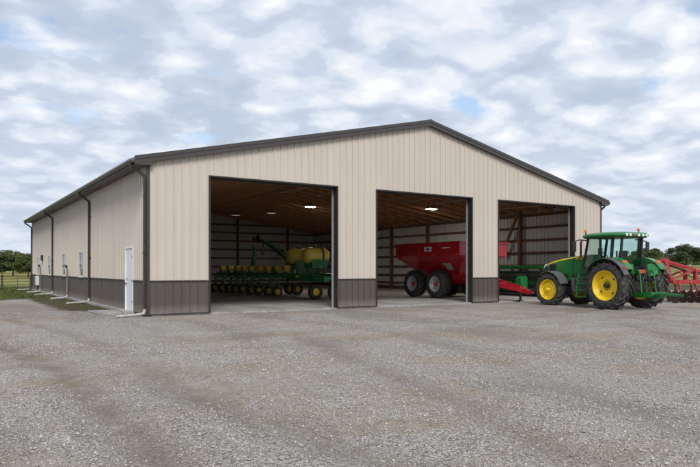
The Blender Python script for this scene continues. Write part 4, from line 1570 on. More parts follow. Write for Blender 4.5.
# ------------------------------------------------------------------ grain cart (in the middle bay; its hitch towards the door)
def build_cart():
    C = thing('grain_cart', 'red tandem-axle grain cart with big black tyres inside the middle bay', 'grain cart', (18.35, 5.2, 0.03), 0)
    # outside body: y from -3.0 (front) to 2.3 (back)
    y0, y1 = -3.05, 2.45
    hw, zt, zm = 1.72, 3.02, 2.28
    t = MB()
    # upper ring
    def ringp(w, ya, yb, z):
        return [(-w, ya, z), (w, ya, z), (w, yb, z), (-w, yb, z)]
    t.loft([ringp(0.42, -1.2, 0.9, 0.95), ringp(hw - 0.06, y0 + 0.06, y1 - 0.05, zm), ringp(hw, y0, y1, zm + 0.05), ringp(hw, y0, y1, zt), ringp(hw - 0.07, y0 + 0.07, y1 - 0.07, zt), ringp(hw - 0.10, y0 + 0.1, y1 - 0.1, zm + 0.05), ringp(0.35, -1.1, 0.8, 1.05)])
    body = t.build('hopper', 'red', C)
    t = MB()
    for (p, q2) in (((-hw - 0.03, y0, zt), (-hw - 0.03, y1, zt)), ((hw + 0.03, y0, zt), (hw + 0.03, y1, zt)), ((-hw - 0.07, y0 - 0.03, zt), (hw + 0.07, y0 - 0.03, zt)), ((-hw - 0.07, y1 + 0.03, zt), (hw + 0.07, y1 + 0.03, zt))):
        t.bar(p, q2, 0.07, 0.10)
    t.build('rim_rail', 'red', body, bevel=0.01)
    t = MB()
    for y in (y0 + 0.04, -1.4, 0.4, y1 - 0.04):
        t.bar((-hw - 0.025, y, zm + 0.05), (-hw - 0.025, y, zt - 0.052), 0.05, 0.07, up=(0, 1, 0))
        t.bar((-hw - 0.0, y, zm + 0.03), (-0.55, max(-1.2, min(0.9, y)), 1.05), 0.05, 0.06)
    t.build('rib', 'red', body)
    t = MB()
    t.box((-hw - 0.012, -0.75, 2.58), (-hw - 0.003, -0.15, 2.84))
    d1 = t.build('decal', 'sticker', body)
    t = MB()
    t.prism([(-hw - 0.0125, -0.62, 2.66), (-hw - 0.0125, -0.45, 2.80), (-hw - 0.0125, -0.30, 2.70), (-hw - 0.0125, -0.42, 2.63)], (-0.003, 0, 0))
    t.build('decal_mark', 'logo', d1)
    t = MB()
    t.box((-hw - 0.010, -2.25, 2.72), (-hw - 0.003, -1.60, 2.78))
    t.build('decal', 'sticker', body)
    for k, y in enumerate((-2.9, -1.0, 1.0, 2.2)):
        t = MB()
        t.box((-hw - 0.010, y, 2.36), (-hw - 0.003, y + 0.16, 2.43))
        t.build('reflector', 'amber', body)
    t = MB()
    for k in range(5):
        t.bar((-hw - 0.08, 1.75, 2.30 + k * 0.18), (-hw - 0.08, 2.15, 2.30 + k * 0.18), 0.025, 0.025)
    for y in (1.75, 2.15):
        t.bar((-hw - 0.08, y, 2.1), (-hw - 0.08, y, 3.1), 0.03, 0.03, up=(0, 1, 0))
    t.build('ladder', 'red', body)
    # window in the sloped side
    t = MB()
    t.prism([(-1.36, -1.9, 1.93), (-1.36, -1.25, 1.93), (-0.98, -1.35, 1.58), (-0.98, -1.75, 1.58)], (-0.03, 0, -0.03))
    t.build('slope_panel', 'silver', body)
    # frame
    t = MB()
    for s in (-1, 1):
        t.bar((s * 0.55, -3.6, 0.98), (s * 0.55, 2.4, 0.98), 0.14, 0.24)
        t.bar((s * 0.55, -3.5, 0.98), (s * 0.12, -5.7, 0.58), 0.14, 0.24)
    for y in (-3.4, -1.6, 0.2, 2.2):
        t.bar((-0.55, y, 0.98), (0.55, y, 0.98), 0.14, 0.2)
    t.bar((0, -5.55, 0.58), (0, -6.15, 0.46), 0.26, 0.2)
    t.bar((0, -6.15, 0.46), (0, -6.4, 0.44), 0.12, 0.1)
    t.bar((-0.4, -4.3, 0.84), (0.4, -4.3, 0.84), 0.12, 0.16)
    fr = t.build('frame', 'red', C, bevel=0.01)
    t = MB()
    for y in (-2.6, -1.9):
        for s in (-1, 1):
            t.bar((s * 0.5, y, 1.05), (s * 1.1, y - 0.1, 2.0), 0.10, 0.10)
    t.build('hopper_brace', 'red', C)
    t = MB()
    t.box((-1.0, -2.9, 1.05), (-0.55, -1.7, 1.35))
    t.build('tool_box', 'red', C, bevel=0.02)
    # walking tandem
    for s in (-1, 1):
        t = MB()
        t.bar((s * 0.95, -0.95, 0.85), (s * 0.95, 1.15, 0.85), 0.16, 0.30)
        t.lathe([(s * 0.5, 0.10), (s * 1.1, 0.10)], 12, 'X', (0, 0.1, 0.95))
        t.build('tandem_beam', 'red', C, bevel=0.02)
        for y, ky in ((-0.85, 'cart'), (1.15, 'cart')):
            make_wheel('cart', C, (s * 1.32, y, 0.78), 0.78, 0.62, 0.43, 'silver', 20, s, 0.12, hubmat='red', lug_h=0.04)
    # jack and front spout auger folded by the front corner
    t = MB()
    t.bar((0.3, -5.3, 0.02), (0.3, -5.3, 0.85), 0.09, 0.09)
    t.cbox((0.3, -5.3, 0.02), (0.25, 0.25, 0.03))
    t.build('jack', 'darkmetal', C)
    t = MB()
    t.tube([(-0.35, -3.4, 0.82), (-0.2, -4.6, 0.52), (-0.1, -5.8, 0.40), (0.0, -6.2, 0.55)], 0.03, 6)
    t.tube([(-0.45, -3.4, 0.80), (-0.32, -4.4, 0.42), (-0.2, -5.6, 0.36), (0.05, -6.2, 0.5)], 0.03, 6)
    t.tube([(0.0, -3.0, 0.8), (0.0, -5.9, 0.55)], 0.06, 8)
    t.build('driveline_and_hoses', 'black', C, smooth=50)
    return C


build_cart()


# ------------------------------------------------------------------ planter (left bay), bar along y
def build_planter():
    P = thing('planter', 'green row-crop planter with yellow seed hoppers and tanks inside the left bay', 'planter', (10.8, 6.6, 0.03), 0)
    t = MB()
    t.bar((0.35, 2.2, 1.24), (0.35, 15.6, 1.24), 0.30, 0.26)
    t.build('toolbar', 'deepgreen', P, bevel=0.02)
    t = MB()
    t.bar((1.15, 2.4, 1.20), (1.15, 15.4, 1.20), 0.2, 0.2)
    for y in np.arange(2.8, 15.5, 2.1):
        t.bar((0.4, y, 1.22), (1.2, y, 1.22), 0.12, 0.14)
    t.build('rear_bar', 'deepgreen', P)
    # centre frame at the near end
    t = MB()
    t.prism([(-0.1, 0.6, 0.95), (-0.1, 3.6, 1.02), (-0.1, 3.6, 1.40), (-0.1, 0.6, 1.30), (-0.1, -0.6, 1.2), (-0.1, -0.6, 0.95)], (0.3, 0, 0))
    t.prism([(1.9, 0.6, 0.95), (1.9, 3.6, 1.02), (1.9, 3.6, 1.40), (1.9, 0.6, 1.30), (1.9, -0.6, 1.2), (1.9, -0.6, 0.95)], (0.3, 0, 0))
    for y in (-0.4, 0.9, 2.4, 3.4):
        t.bar((0, y, 1.1), (2.0, y, 1.1), 0.16, 0.2)
    t.build('centre_frame', 'deepgreen', P, bevel=0.02)
    t = MB()
    t.box((-0.112, 2.15, 1.14), (-0.103, 2.55, 1.27))
    t.build('warning_sticker', 'tank', P)
    # tongue reaching out
    t = MB()
    t.bar((1.0, -0.5, 1.0), (1.0, -2.0, 0.9), 0.24, 0.24)
    t.build('tongue', 'deepgreen', P, bevel=0.02)
    # lettering plates: pale marks along the bar face
    t = MB()
    for k, y in enumerate(np.arange(3.9, 13.5, 1.55)):
        t.box((0.195, y, 1.22), (0.1985, y + 0.28, 1.30))
    t.build('decal', 'sticker', P)
    # transport wheels
    for (x, y) in ((-0.25, 0.1), (2.3, 0.1), (0.35, -0.9), (2.3, 1.5)):
        o = link_wheel_small(P, (x, y, 0.40), 0.40, 0.28, 0.19, 'big')
    for (x, y) in ((1.6, 12.6), (1.6, 11.4), (1.6, 6.6), (1.6, 5.6)):
        link_wheel_small(P, (x, y, 0.38), 0.38, 0.30, 0.15, 'wing')
    # row units
    proto = None
    for k in range(9):
        y = 4.2 + k * 1.26
        u = row_unit(P, y) if proto is None else copy_tree(proto, P)
        if proto is None:
            proto = u
        u.location = (random.uniform(-0.06, 0.06), y + random.uniform(-0.16, 0.16), 0.0)
        u.scale = (1, 1, 1)
    # tanks lying along x with straps and cradles
    for (y, x0, x1) in ((2.1, 0.12, 1.72), (4.55, 0.42, 2.0)):
        t = MB()
        r_ = 0.47
        prof = [(x0, 0.02), (x0 + 0.02, r_ * 0.55), (x0 + 0.10, r_ * 0.82), (x0 + 0.26, r_ * 0.97), (x0 + 0.42, r_), ((x0 + x1) / 2, r_ * 1.01), (x1 - 0.42, r_), (x1 - 0.26, r_ * 0.97), (x1 - 0.10, r_ * 0.82), (x1 - 0.02, r_ * 0.55), (x1, 0.02)]
        t.lathe(prof, 28, 'X', (0, y, 2.36))
        tk = t.build('tank', 'tank', P, smooth=50)
        for xs_ in ((x0 * 0.35 + x1 * 0.65),):
            t = MB()
            t.lathe([(xs_ - 0.05, r_ + 0.004), (xs_ - 0.05, r_ + 0.025), (xs_ + 0.05, r_ + 0.025), (xs_ + 0.05, r_ + 0.004)], 28, 'X', (0, y, 2.36), closed=True)
            t.build('strap', 'black', tk, smooth=40)
        t = MB()
        t.lathe([(2.85, 0.16), (2.93, 0.16), (2.95, 0.02)], 14, 'Z', ((x0 + x1) / 2, y, 0))
        t.build('lid', 'black', tk, smooth=40)
        t = MB()
        pts = []
        for k in range(13):
            a2 = R(205 + k * (130 / 12))
            pts.append((x0 + 0.3, y + math.cos(a2) * 0.495, 2.36 + math.sin(a2) * 0.495))
        pts += [(x0 + 0.3, y + 0.44, 1.66), (x0 + 0.3, y - 0.44, 1.66)]
        t.prism(pts, (x1 - x0 - 0.6, 0, 0))
        t.build('cradle', 'deepgreen', tk)
        t = MB()
        for xx in (x0 + 0.4, x1 - 0.4):
            t.bar((xx, y - 0.4, 1.70), (xx - 0.15, y - 0.55, 1.25), 0.08, 0.08)
            t.bar((xx, y + 0.4, 1.70), (xx + 0.15, y + 0.55, 1.25), 0.08, 0.08)
        t.build('tank_leg', 'deepgreen', tk)
    # folded marker arms
    t = MB()
    a0, a1, a2_ = Vector((1.8, 5.8, 1.7)), Vector((1.9, 9.4, 3.0)), Vector((1.8, 10.9, 3.55))
    t.bar(a0, a1, 0.18, 0.26)
    t.bar(a1, a2_, 0.14, 0.2)
    t.bar(a2_, a2_ + Vector((0, 0.1, -1.0)), 0.12, 0.14, up=(0, 1, 0))
    t.bar((1.8, 5.8, 1.3), a0, 0.2, 0.2, up=(0, 1, 0))
    t.tube([a0 + Vector((0, .3, .35)), a1 + Vector((0, -.6, .22))], 0.05, 8)
    t.build('marker_arm', 'deepgreen', P, bevel=0.015)
    t = MB()
    t.lathe([(-0.03, 0.30), (0.0, 0.24), (0.03, 0.02)], 20, 'X', (1.7, 11.5, 3.72))
    t.bar((1.8, 10.8, 3.55), (1.75, 12.3, 3.75), 0.07, 0.09)
    t.lathe([(-0.04, 0.17), (0.04, 0.17)], 16, 'X', (1.75, 12.3, 3.72))
    t.build('marker_disc', 'disc', P, smooth=40)
    t = MB()
    t.bar((1.6, 12.1, 1.25), (1.6, 11.9, 3.2), 0.22, 0.26, up=(0, 1, 0), w2=0.12, h2=0.14)
    t.bar((1.6, 12.9, 1.3), (1.6, 12.1, 2.3), 0.12, 0.14)
    t.bar((1.6, 11.9, 2.9), (1.65, 12.4, 3.3), 0.10, 0.12)
    t.build('wing_strut', 'deepgreen', P, bevel=0.015)
    # hydraulic and seed lines strung along the bar, brackets and small valves on it
    for k in range(16):
        y = 3.4 + k * 0.75 + random.uniform(-0.15, 0.15)
        t = MB()
        h_ = random.uniform(0.08, 0.24)
        t.box((0.22, y, 1.372), (0.22 + random.uniform(0.1, 0.2), y + random.uniform(0.08, 0.3), 1.372 + h_))
        t.build('valve_block', random.choice(['black', 'deepgreen', 'galv']), P, bevel=0.01)
    for k in range(6):
        y = 3.8 + k * 1.9
        t = MB()
        t.tube([(0.3, y, 1.40), (0.25, y + 0.4, 1.40 + random.uniform(0.2, 0.5)), (0.6, y + 1.0, 1.55), (0.9, y + 1.5, 1.35)], 0.022, 6)
        t.build('seed_line', 'black', P, smooth=50)
    for k in range(4):
        y = 5.0 + k * 2.7
        t = MB()
        t.tube([(0.18, y, 1.10), (-0.15, y + 0.1, 0.75), (-0.3, y + 0.3, 0.62)], 0.045, 8)
        t.build('down_cylinder', 'galv', P, smooth=50)
    t = MB()
    t.box((1.3, 6.2, 1.4), (1.9, 8.6, 1.75))
    t.build('fan_housing', 'deepgreen', P, bevel=0.05)
    t = MB()
    for k in range(5):
        t.bar((1.75, 6.4 + k * 0.7, 1.9 + k * 0.22), (1.75, 6.75 + k * 0.7, 1.75 + k * 0.25), 0.05, 0.05)
    t.bar((1.75, 6.2, 2.15), (1.75, 9.6, 3.3), 0.06, 0.06)
    t.build('arm_lattice', 'deepgreen', P)
    # handrail and hoses over the frame
    t = MB()
    t.tube([(0.0, -0.4, 1.3), (0.0, -0.4, 1.95), (0.0, 1.2, 1.95), (0.0, 1.2, 1.3)], 0.022, 6)
    for k in range(5):
        y = 5.2 + k * 1.9
        t.tube([(0.6, y, 1.4), (0.7, y + 0.5, 1.62), (0.6, y + 1.1, 1.55), (0.5, y + 1.5, 1.4)], 0.025, 6)
    t.build('hoses', 'black', P)
    return P


_small = {}


def link_wheel_small(parent, loc, Rr, w, rim, key):
    if key not in _small:
        t = MB()
        hw = w / 2
        t.lathe([(-hw * 0.85, rim), (-hw, rim + 0.03), (-hw, Rr - 0.06), (-hw * 0.7, Rr - 0.01), (0, Rr), (hw * 0.7, Rr - 0.01), (hw, Rr - 0.06), (hw, rim + 0.03), (hw * 0.85, rim)], 28, 'Y', closed=True)
        tm_ = t.mesh('tyre', 'tyre', smooth=40)
        t = MB()
        t.lathe([(-hw * 0.9, rim + 0.005), (-hw * 0.9, rim * 0.9), (-hw * 0.55, rim * 0.75), (-hw * 0.6, rim * 0.35), (-hw * 0.9, rim * 0.3), (-hw * 0.95, 0.01), (hw * 0.5, 0.01), (hw * 0.5, rim * 0.8), (hw * 0.9, rim + 0.005)], 24, 'Y', closed=True)
        
        rm = t.mesh('wheel', 'yellow', smooth=35)
        _small[key] = (rm, tm_)
    rm, tm_ = _small[key]
    # wheels roll along x here, their axle along y
    o = link('wheel', rm, parent, loc)
    link('tyre', tm_, o)
    return o


def row_unit(P, y):
    t = MB()
    # parallel arms and shank, hanging on the toolbar and trailing to -x
    t.bar((0.20, -0.07, 1.14), (-0.30, -0.07, 0.98), 0.03, 0.08)
    t.bar((0.20, 0.07, 1.14), (-0.30, 0.07, 0.98), 0.03, 0.08)
    t.bar((0.20, 0.0, 1.30), (-0.28, 0.0, 1.14), 0.05, 0.06)
    t.bar((-0.30, 0, 1.25), (-0.36, 0, 0.55), 0.10, 0.14, up=(0, 1, 0))
    t.bar((-0.34, 0.12, 0.62), (-1.0, 0.14, 0.20), 0.05, 0.08)
    u = t.build('row_unit', 'deepgreen', P)
    # hopper
    t = MB()
    t.loft([[(0.10, -0.12, 1.44), (0.10, 0.12, 1.44), (0.42, 0.12, 1.44), (0.42, -0.12, 1.44)], [(0.02, -0.17, 1.60), (0.02, 0.17, 1.60), (0.38, 0.17, 1.60), (0.38, -0.17, 1.60)], [(0.0, -0.18, 1.77), (0.0, 0.18, 1.77), (0.4, 0.18, 1.77), (0.4, -0.18, 1.77)], [(0.06, -0.13, 1.83), (0.06, 0.13, 1.83), (0.34, 0.13, 1.83), (0.34, -0.13, 1.83)]])
    t.build('seed_hopper', 'tank', u, bevel=0.04)
    for s in (-1, 1):
        t = MB()
        yy = s * 0.10
        t.lathe([(yy - 0.05, 0.17), (yy - 0.05, 0.265), (yy - 0.03, 0.285), (yy + 0.03, 0.285), (yy + 0.05, 0.265), (yy + 0.05, 0.17)], 24, 'Y', (-0.42, 0, 0.29), closed=True)
        w = t.build('gauge_tyre', 'tyre', u, smooth=40)
        t = MB()
        t.lathe([(yy - 0.03, 0.172), (yy - 0.02, 0.15), (yy - 0.02, 0.13), (yy - 0.05, 0.12), (yy - 0.05, 0.06), (yy - 0.03, 0.05), (yy - 0.03, 0.005)], 20, 'Y', (-0.42, 0, 0.29), cap=False)
        t.build('gauge_hub', 'yellow' if s < 0 else 'darkmetal', u, smooth=40)
    t = MB()
    t.lathe([(-0.08, 0.08), (-0.05, 0.12), (-0.02, 0.12), (0.0, 0.02)], 18, 'Y', (-1.0, 0.15, 0.15))
    t.lathe([(0.02, 0.08), (0.05, 0.12), (0.08, 0.12), (0.09, 0.02)], 18, 'Y', (-1.0, 0.19, 0.15))
    t.build('closing_wheel', 'tyre', u, smooth=40)
    t = MB()
    t.tube([(0.1, 0.05, 1.45), (-0.1, 0.08, 1.25), (-0.33, 0.05, 1.0), (-0.4, 0.02, 0.5)], 0.03, 6)
    t.build('seed_tube', 'black', u)
    return u


build_planter()


# ------------------------------------------------------------------ right bay: green header
def build_header():
    Hd = thing('grain_header', 'green grain header with grey reel along the wall of the right bay', 'header', (23.6, 4.2, 0.03), 0)
    t = MB()
    t.bar((0.35, -2.2, 1.72), (0.35, 7.2, 1.72), 0.24, 0.20)
    for y in np.arange(-2.1, 7.2, 1.15):
        t.bar((0.3, y, 1.70), (0.7, y, 1.5), 0.08, 0.08)
    t.bar((0.75, -2.2, 0.75), (0.75, 7.2, 0.75), 0.16, 0.16)
    t.box((0.72, -2.2, 0.80), (0.77, 7.2, 1.5))
    for y in np.arange(-2.0, 7.2, 1.15):
        t.bar((0.66, y, 1.5), (0.66, y, 0.8), 0.10, 0.10, up=(0, 1, 0))
    t.build('back_frame', 'deepgreen', Hd, bevel=0.01)
    for y in (-2.25, 7.2):
        t = MB()
        t.prism([(-0.75, y, 0.35), (-0.95, y, 0.55), (-0.25, y, 1.25), (0.85, y, 1.45), (0.85, y, 0.35)], (0, 0.08, 0))
        t.build('end_shield', 'deepgreen', Hd, bevel=0.02)
    t = MB()
    cz, cxx, rr_ = 1.22, -0.12, 0.27
    t.tube([(cxx, -2.1, cz), (cxx, 7.1, cz)], 0.06, 8)
    for k in range(6):
        a2 = R(60 * k + 12)
        x, z = cxx + rr_ * math.cos(a2), cz + rr_ * math.sin(a2)
        t.tube([(x, -2.1, z), (x, 7.1, z)], 0.022, 6)
        for y in np.arange(-2.0, 7.1, 0.16):
            t.bar((x, y, z), (x - 0.03, y, z - 0.18), 0.012, 0.012)
    for y in np.arange(-2.0, 7.2, 1.5):
        for k in range(6):
            a2 = R(60 * k + 12)
            t.bar((cxx, y, cz), (cxx + rr_ * math.cos(a2), y, cz + rr_ * math.sin(a2)), 0.03, 0.03)
    t.build('reel', 'darkmetal', Hd)
    t = MB()
    t.prism([(-1.1, -0.9, 0.35), (-0.55, -0.9, 0.35), (-0.55, -0.9, 1.12), (-0.8, -0.9, 1.22), (-1.1, -0.9, 1.05)], (0, 0.5, 0))
    t.build('gear_case', 'deepgreen', Hd, bevel=0.03)
    t = MB()
    t.prism([(-0.9, -2.1, 0.30), (0.7, -2.1, 0.62), (0.7, -2.1, 0.66), (-0.9, -2.1, 0.34)], (0, 9.2, 0))
    t.build('cutter_deck', 'black', Hd)
    for y in (-1.5, 6.0):
        t = MB()
        t.bar((0.3, y, 0.02), (0.3, y, 0.6), 0.1, 0.1)
        t.build('stand', 'darkmetal', Hd)
    return Hd


build_header()


# ------------------------------------------------------------------ red disc implement outdoors on the right
def build_disc():
    D = thing('disc_harrow', 'red disc harrow standing on the gravel at the right edge beyond the tractor', 'disc harrow', (24.75, -5.1, 0.0), R(-22))
    # local x runs along the width, y front to back
    t = MB()
    for y in (-0.75, -0.25, 0.25, 0.75):
        t.bar((-1.25, y, 1.02), (4.6, y, 1.02), 0.16, 0.18)
    for x in (-1.15, 0.1, 1.4, 2.7, 4.0):
        t.bar((x, -0.75, 1.02), (x, 0.75, 1.02), 0.14, 0.16)
    t.build('frame', 'diskred', D, bevel=0.012)
    for y in (-0.35, 0.35):
        t = MB()
        t.bar((-1.0, y, 1.1), (-1.25, y * 0.6, 2.05), 0.16, 0.24, up=(0, 1, 0))
        t.bar((-1.25, y * 0.6, 2.05), (0.35, y, 1.62), 0.10, 0.12)
        t.bar((0.35, y, 1.62), (0.35, y, 1.1), 0.12, 0.20, up=(0, 1, 0))
        t.bar((0.35, y, 1.55), (2.6, y, 1.32), 0.11, 0.13)
        t.bar((2.6, y, 1.4), (2.6, y, 1.1), 0.12, 0.2, up=(0, 1, 0))
        t.bar((2.6, y, 1.32), (4.2, y, 1.28), 0.10, 0.12)
        t.bar((-1.0, y, 1.12), (0.3, y, 1.6), 0.07, 0.09)
        t.build('mast', 'diskred', D, bevel=0.012)
    t = MB()
    t.prism([(-1.42, -0.25, 1.85), (-1.12, -0.25, 2.18), (-0.98, -0.25, 2.12), (-1.1, -0.25, 1.8)], (0, 0.5, 0))
    t.build('headstock', 'diskred', D, bevel=0.02)
    t = MB()
    t.tube([(-0.9, 0, 1.85), (0.1, 0, 1.55)], 0.05, 10)
    t.tube([(0.1, 0, 1.55), (1.5, 0, 1.25)], 0.03, 10)
    t.build('cylinder', 'darkmetal', D, smooth=40)
    t = MB()
    for x in (-0.4, 0.6, 1.1, 2.2):
        t.box((x, -0.836, 1.02), (x + 0.16, -0.832, 1.07))
    t.build('decal', 'tank', D)
    for k in range(9):
        x = -1.0 + k * 0.62
        t = MB()
        t.box((x, -0.86, 0.90), (x + 0.10, -0.832, 1.14))
        t.build('clamp', 'diskred', D)
    for k in range(3):
        t = MB()
        t.tube([(-0.8 + k, 0.1, 1.3), (-0.2 + k, 0.2, 1.5), (0.4 + k, 0.0, 1.25), (0.9 + k, -0.2, 1.15)], 0.02, 6)
        t.build('hydraulic_hose', 'black', D, smooth=50)
    dm = MB()
    prof = [(-0.035, 0.30), (-0.02, 0.22), (0.0, 0.12), (0.01, 0.02)]
    dm.lathe(prof, 22, 'X')
    for k in range(22):
        if k % 2:
            continue
    dmesh = dm.mesh('disc', 'disc', smooth=40)
    for y, a2 in ((-0.8, R(12)), (0.7, R(-12))):
        t = MB()
        t.tube([(-1.2, y, 0.30), (4.5, y, 0.30)], 0.04, 8)
        ax = t.build('gang_axle', 'darkmetal', D)
        for k in range(14):
            link('disc', dmesh, ax, (-1.1 + k * 0.42, y, 0.295), (random.uniform(0, 3), 0, a2))
        for k in range(7):
            x = -1.0 + k * 0.9
            t = MB()
            pts = [(x, y * 0.95, 0.98), (x, y * 0.95 - 0.18, 0.85), (x, y - 0.22, 0.6), (x, y - 0.08, 0.38), (x, y, 0.30)]
            for p, q2 in zip(pts[:-1], pts[1:]):
                t.bar(p, q2, 0.07, 0.05, up=(1, 0, 0))
            t.build('shank', 'diskred', D)
    return D


build_disc()

# ------------------------------------------------------------------ lamps under the roof
for (x, y, lit, lab) in ((16.6, 18.0, 1, 'lit flat ceiling lamp under the trusses seen through the left bay'), (20.9, 9.5, 1, 'lit flat ceiling lamp under the trusses seen through the middle bay'),
                         (16.6, 24.5, 0, 'faint far ceiling lamp left of the lit one in the left bay'), (15.6, 29.5, 0, 'faintest ceiling lamp by the back wall in the left bay'), (21.0, 19.5, 0, 'dim ceiling lamp far back in the middle bay')):
    z = bz(x) - 0.15
    L = thing('ceiling_lamp', lab, 'lamp', (x, y, z), 0, 'lamps under the shed roof')
    t = MB()
    t.box((-0.36, -0.25, 0.0), (0.36, 0.25, 0.07))
    t.bar((-0.3, 0, 0.07), (-0.3, 0, 0.15), 0.02, 0.02)
    t.bar((0.3, 0, 0.07), (0.3, 0, 0.15), 0.02, 0.02)
    t.build('housing', 'white', L)
    t = MB()
    t.box((-0.32, -0.21, -0.012), (0.32, 0.21, -0.002))
    t.build('diffuser', 'lit' if lit else 'dim', L)

# ------------------------------------------------------------------ fence beside the far corner
F = thing('fence', 'brown post and rail fence running left from the far corner of the shed', 'fence', (0, 31.0, -0.03), 0)
for k, x in enumerate((-0.35, -2.25, -4.6, -7.0, -9.4)):
    t = MB()
    hgt = 1.24 + 0.05 * math.sin(k * 2.1)
    t.tube([(x, 0, -0.1), (x + 0.01, 0, hgt)], 0.085 if k == 0 else 0.065, 10)
    t.build('post', 'greywood', F, smooth=40)
for k, z in enumerate((0.28, 0.5, 0.72, 0.94, 1.17)):
    t = MB()
    t.tube([(-0.3, -0.08, z), (-2.3, -0.08, z - 0.02), (-4.6, -0.08, z), (-7.0, -0.08, z - 0.02), (-9.6, -0.08, z)], 0.028 if k == 4 else 0.02, 6)
    t.build('rail', 'greywood', F)
for x in (-1.25, -3.4, -5.8, -8.2):
    t = MB()
    t.bar((x, -0.105, 0.2), (x, -0.105, 1.17), 0.03, 0.012, up=(0, 1, 0))
    t.build('stay', 'greywood', F)


# ------------------------------------------------------------------ trees
def crown_mesh(name, w, h, base, n_clump, leaves, leaf, mat, seed):
    r = np.random.default_rng(seed)
    # clump centres in an ellipsoid, more on the outside
    cs = []
    while len(cs) < n_clump:
        p = r.uniform(-1, 1, 3)
        d = np.linalg.norm(p)
        if d > 1 or d < 0.35:
            continue
        if p[2] < -0.75:
            continue
        cs.append(p)
    cs = np.array(cs)
    rad = r.uniform(0.17, 0.34, n_clump)
    per = leaves // n_clump
    P = []
    for c, ra in zip(cs, rad):
        d = r.normal(size=(per, 3))
        d /= np.linalg.norm(d, axis=1, keepdims=True)
        rr_ = ra * r.uniform(0.45, 1.05, (per, 1))
        P.append(c * (1 - 0.6 * ra) + d * rr_)
    P = np.concatenate(P)
    P[:, 0] *= w / 2
    P[:, 1] *= w / 2
    P[:, 2] = base + (P[:, 2] + 1) * (h - base) / 2
    n = len(P)
    a = r.normal(size=(n, 3))
    a /= np.linalg.norm(a, axis=1, keepdims=True)
    b_ = r.normal(size=(n, 3))
    b_ -= a * (a * b_).sum(1, keepdims=True)
    b_ /= np.linalg.norm(b_, axis=1, keepdims=True)
    s = leaf * r.uniform(0.6, 1.3, (n, 1))
    V = np.stack([P - a * s, P - b_ * s * 0.6, P + a * s, P + b_ * s * 0.6], 1).reshape(-1, 3)
    return V


def quads_mesh(name, V, mat):
    me = bpy.data.meshes.new(name)
    n = len(V) // 4
    me.vertices.add(len(V))
    me.vertices.foreach_set('co', V.ravel())
    me.loops.add(len(V))
    me.loops.foreach_set('vertex_index', np.arange(len(V), dtype=np.int32))
    me.polygons.add(n)
    me.polygons.foreach_set('loop_start', np.arange(0, len(V), 4, dtype=np.int32))
    me.polygons.foreach_set('loop_total', np.full(n, 4, dtype=np.int32))
    me.materials.append(M[mat])
    me.update(calc_edges=True)
    return me


def tree(label, loc, w, h, mat, seed, leaves=9000, leaf=0.28, clumps=46):
    T = thing('tree', label, 'tree', loc, 0)
    V = crown_mesh('crown', w, h, h * 0.12, clumps, leaves, leaf, mat, seed)
    link('crown', quads_mesh('crown', V, mat), T)
    t = MB()
    rr_ = random.Random(seed)
    t.tube([(0, 0, -0.3), (0.05, 0, h * 0.2), (0.1, 0.1, h * 0.45), (0.0, 0.1, h * 0.75)], [0.035 * h, 0.026 * h, 0.018 * h, 0.006 * h], 9)
    for k in range(6):
        a2 = rr_.uniform(0, 6.28)
        z = h * rr_.uniform(0.2, 0.45)
        t.tube([(0.05, 0.03, z), (math.cos(a2) * w * 0.18, math.sin(a2) * w * 0.18, z + h * 0.14), (math.cos(a2) * w * 0.36, math.sin(a2) * w * 0.36, z + h * 0.24)], [0.012 * h, 0.008 * h, 0.003 * h], 6)
    t.build('trunk', 'bark', T, smooth=50)
    return T


AX = Vector((math.sin(R(32.9)), math.cos(R(32.9)), 0))
RT = Vector((math.cos(R(32.9)), -math.sin(R(32.9)), 0))


def spot(px, depth):
    """ground place at a bearing (as pixels across a 700 wide view) and distance"""
    p = CAM + AX * depth + RT * ((px - 350) / 633 * depth)
    z = field_h(p.x, p.y)
    return (p.x, p.y, z)


tree('big round dark tree standing alone in the field at the right edge', spot(686, 215), 13.5, 7.6, 'leaf_b', 3, 15000, 0.24, 60)
tree('broad green tree showing just right of the tractor cab', spot(646, 190), 11.0, 6.2, 'leaf_a', 4, 11000, 0.24)
tree('olive tree with a wide crown left of the shed by the fence', spot(13, 150), 10.5, 6.2, 'leaf_a', 5, 12000, 0.2)
tree('lighter olive tree close to the far corner of the shed', spot(28, 135), 6.6, 4.9, 'leaf_c', 6, 10000, 0.17)
tree('dark tree cut by the left edge of the picture', spot(-2, 150), 8.0, 5.6, 'leaf_b', 8, 10000, 0.2)


def wood_mass(name, label, spots, mat, leaves, leaf):
    Vs = []
    for i, (loc, w, h) in enumerate(spots):
        V = crown_mesh('c', w, h, -0.5, 22, leaves, leaf, mat, 100 + i * 7 + len(name))
        Vs.append(V + np.array(loc))
    o = link(name, quads_mesh(name, np.concatenate(Vs), mat))
    tag(o, label, 'woodland', kind='stuff')
    return o


r2 = random.Random(5)
sp = []
px = -60
while px < 60:
    sp.append((spot(px, 240 + r2.uniform(-15, 15)), r2.uniform(9, 14), r2.uniform(6.5, 9.2)))
    px += r2.uniform(6, 11)
wood_mass('far_wood', 'far dark belt of woodland behind the trees left of the shed', sp, 'leaf_b', 1800, 0.42)
sp = []
px = 590
while px < 790:
    sp.append((spot(px, 300 + r2.uniform(-20, 20)), r2.uniform(10, 17), r2.uniform(4.2, 6.6)))
    px += r2.uniform(6, 11)
wood_mass('far_woodland', 'far belt of woodland along the field on the right', sp, 'leaf_a', 1800, 0.45)

# ------------------------------------------------------------------ loose stones and grass
cam2 = np.array(CAM)
ax2, rt2 = np.array(AX), np.array(RT)


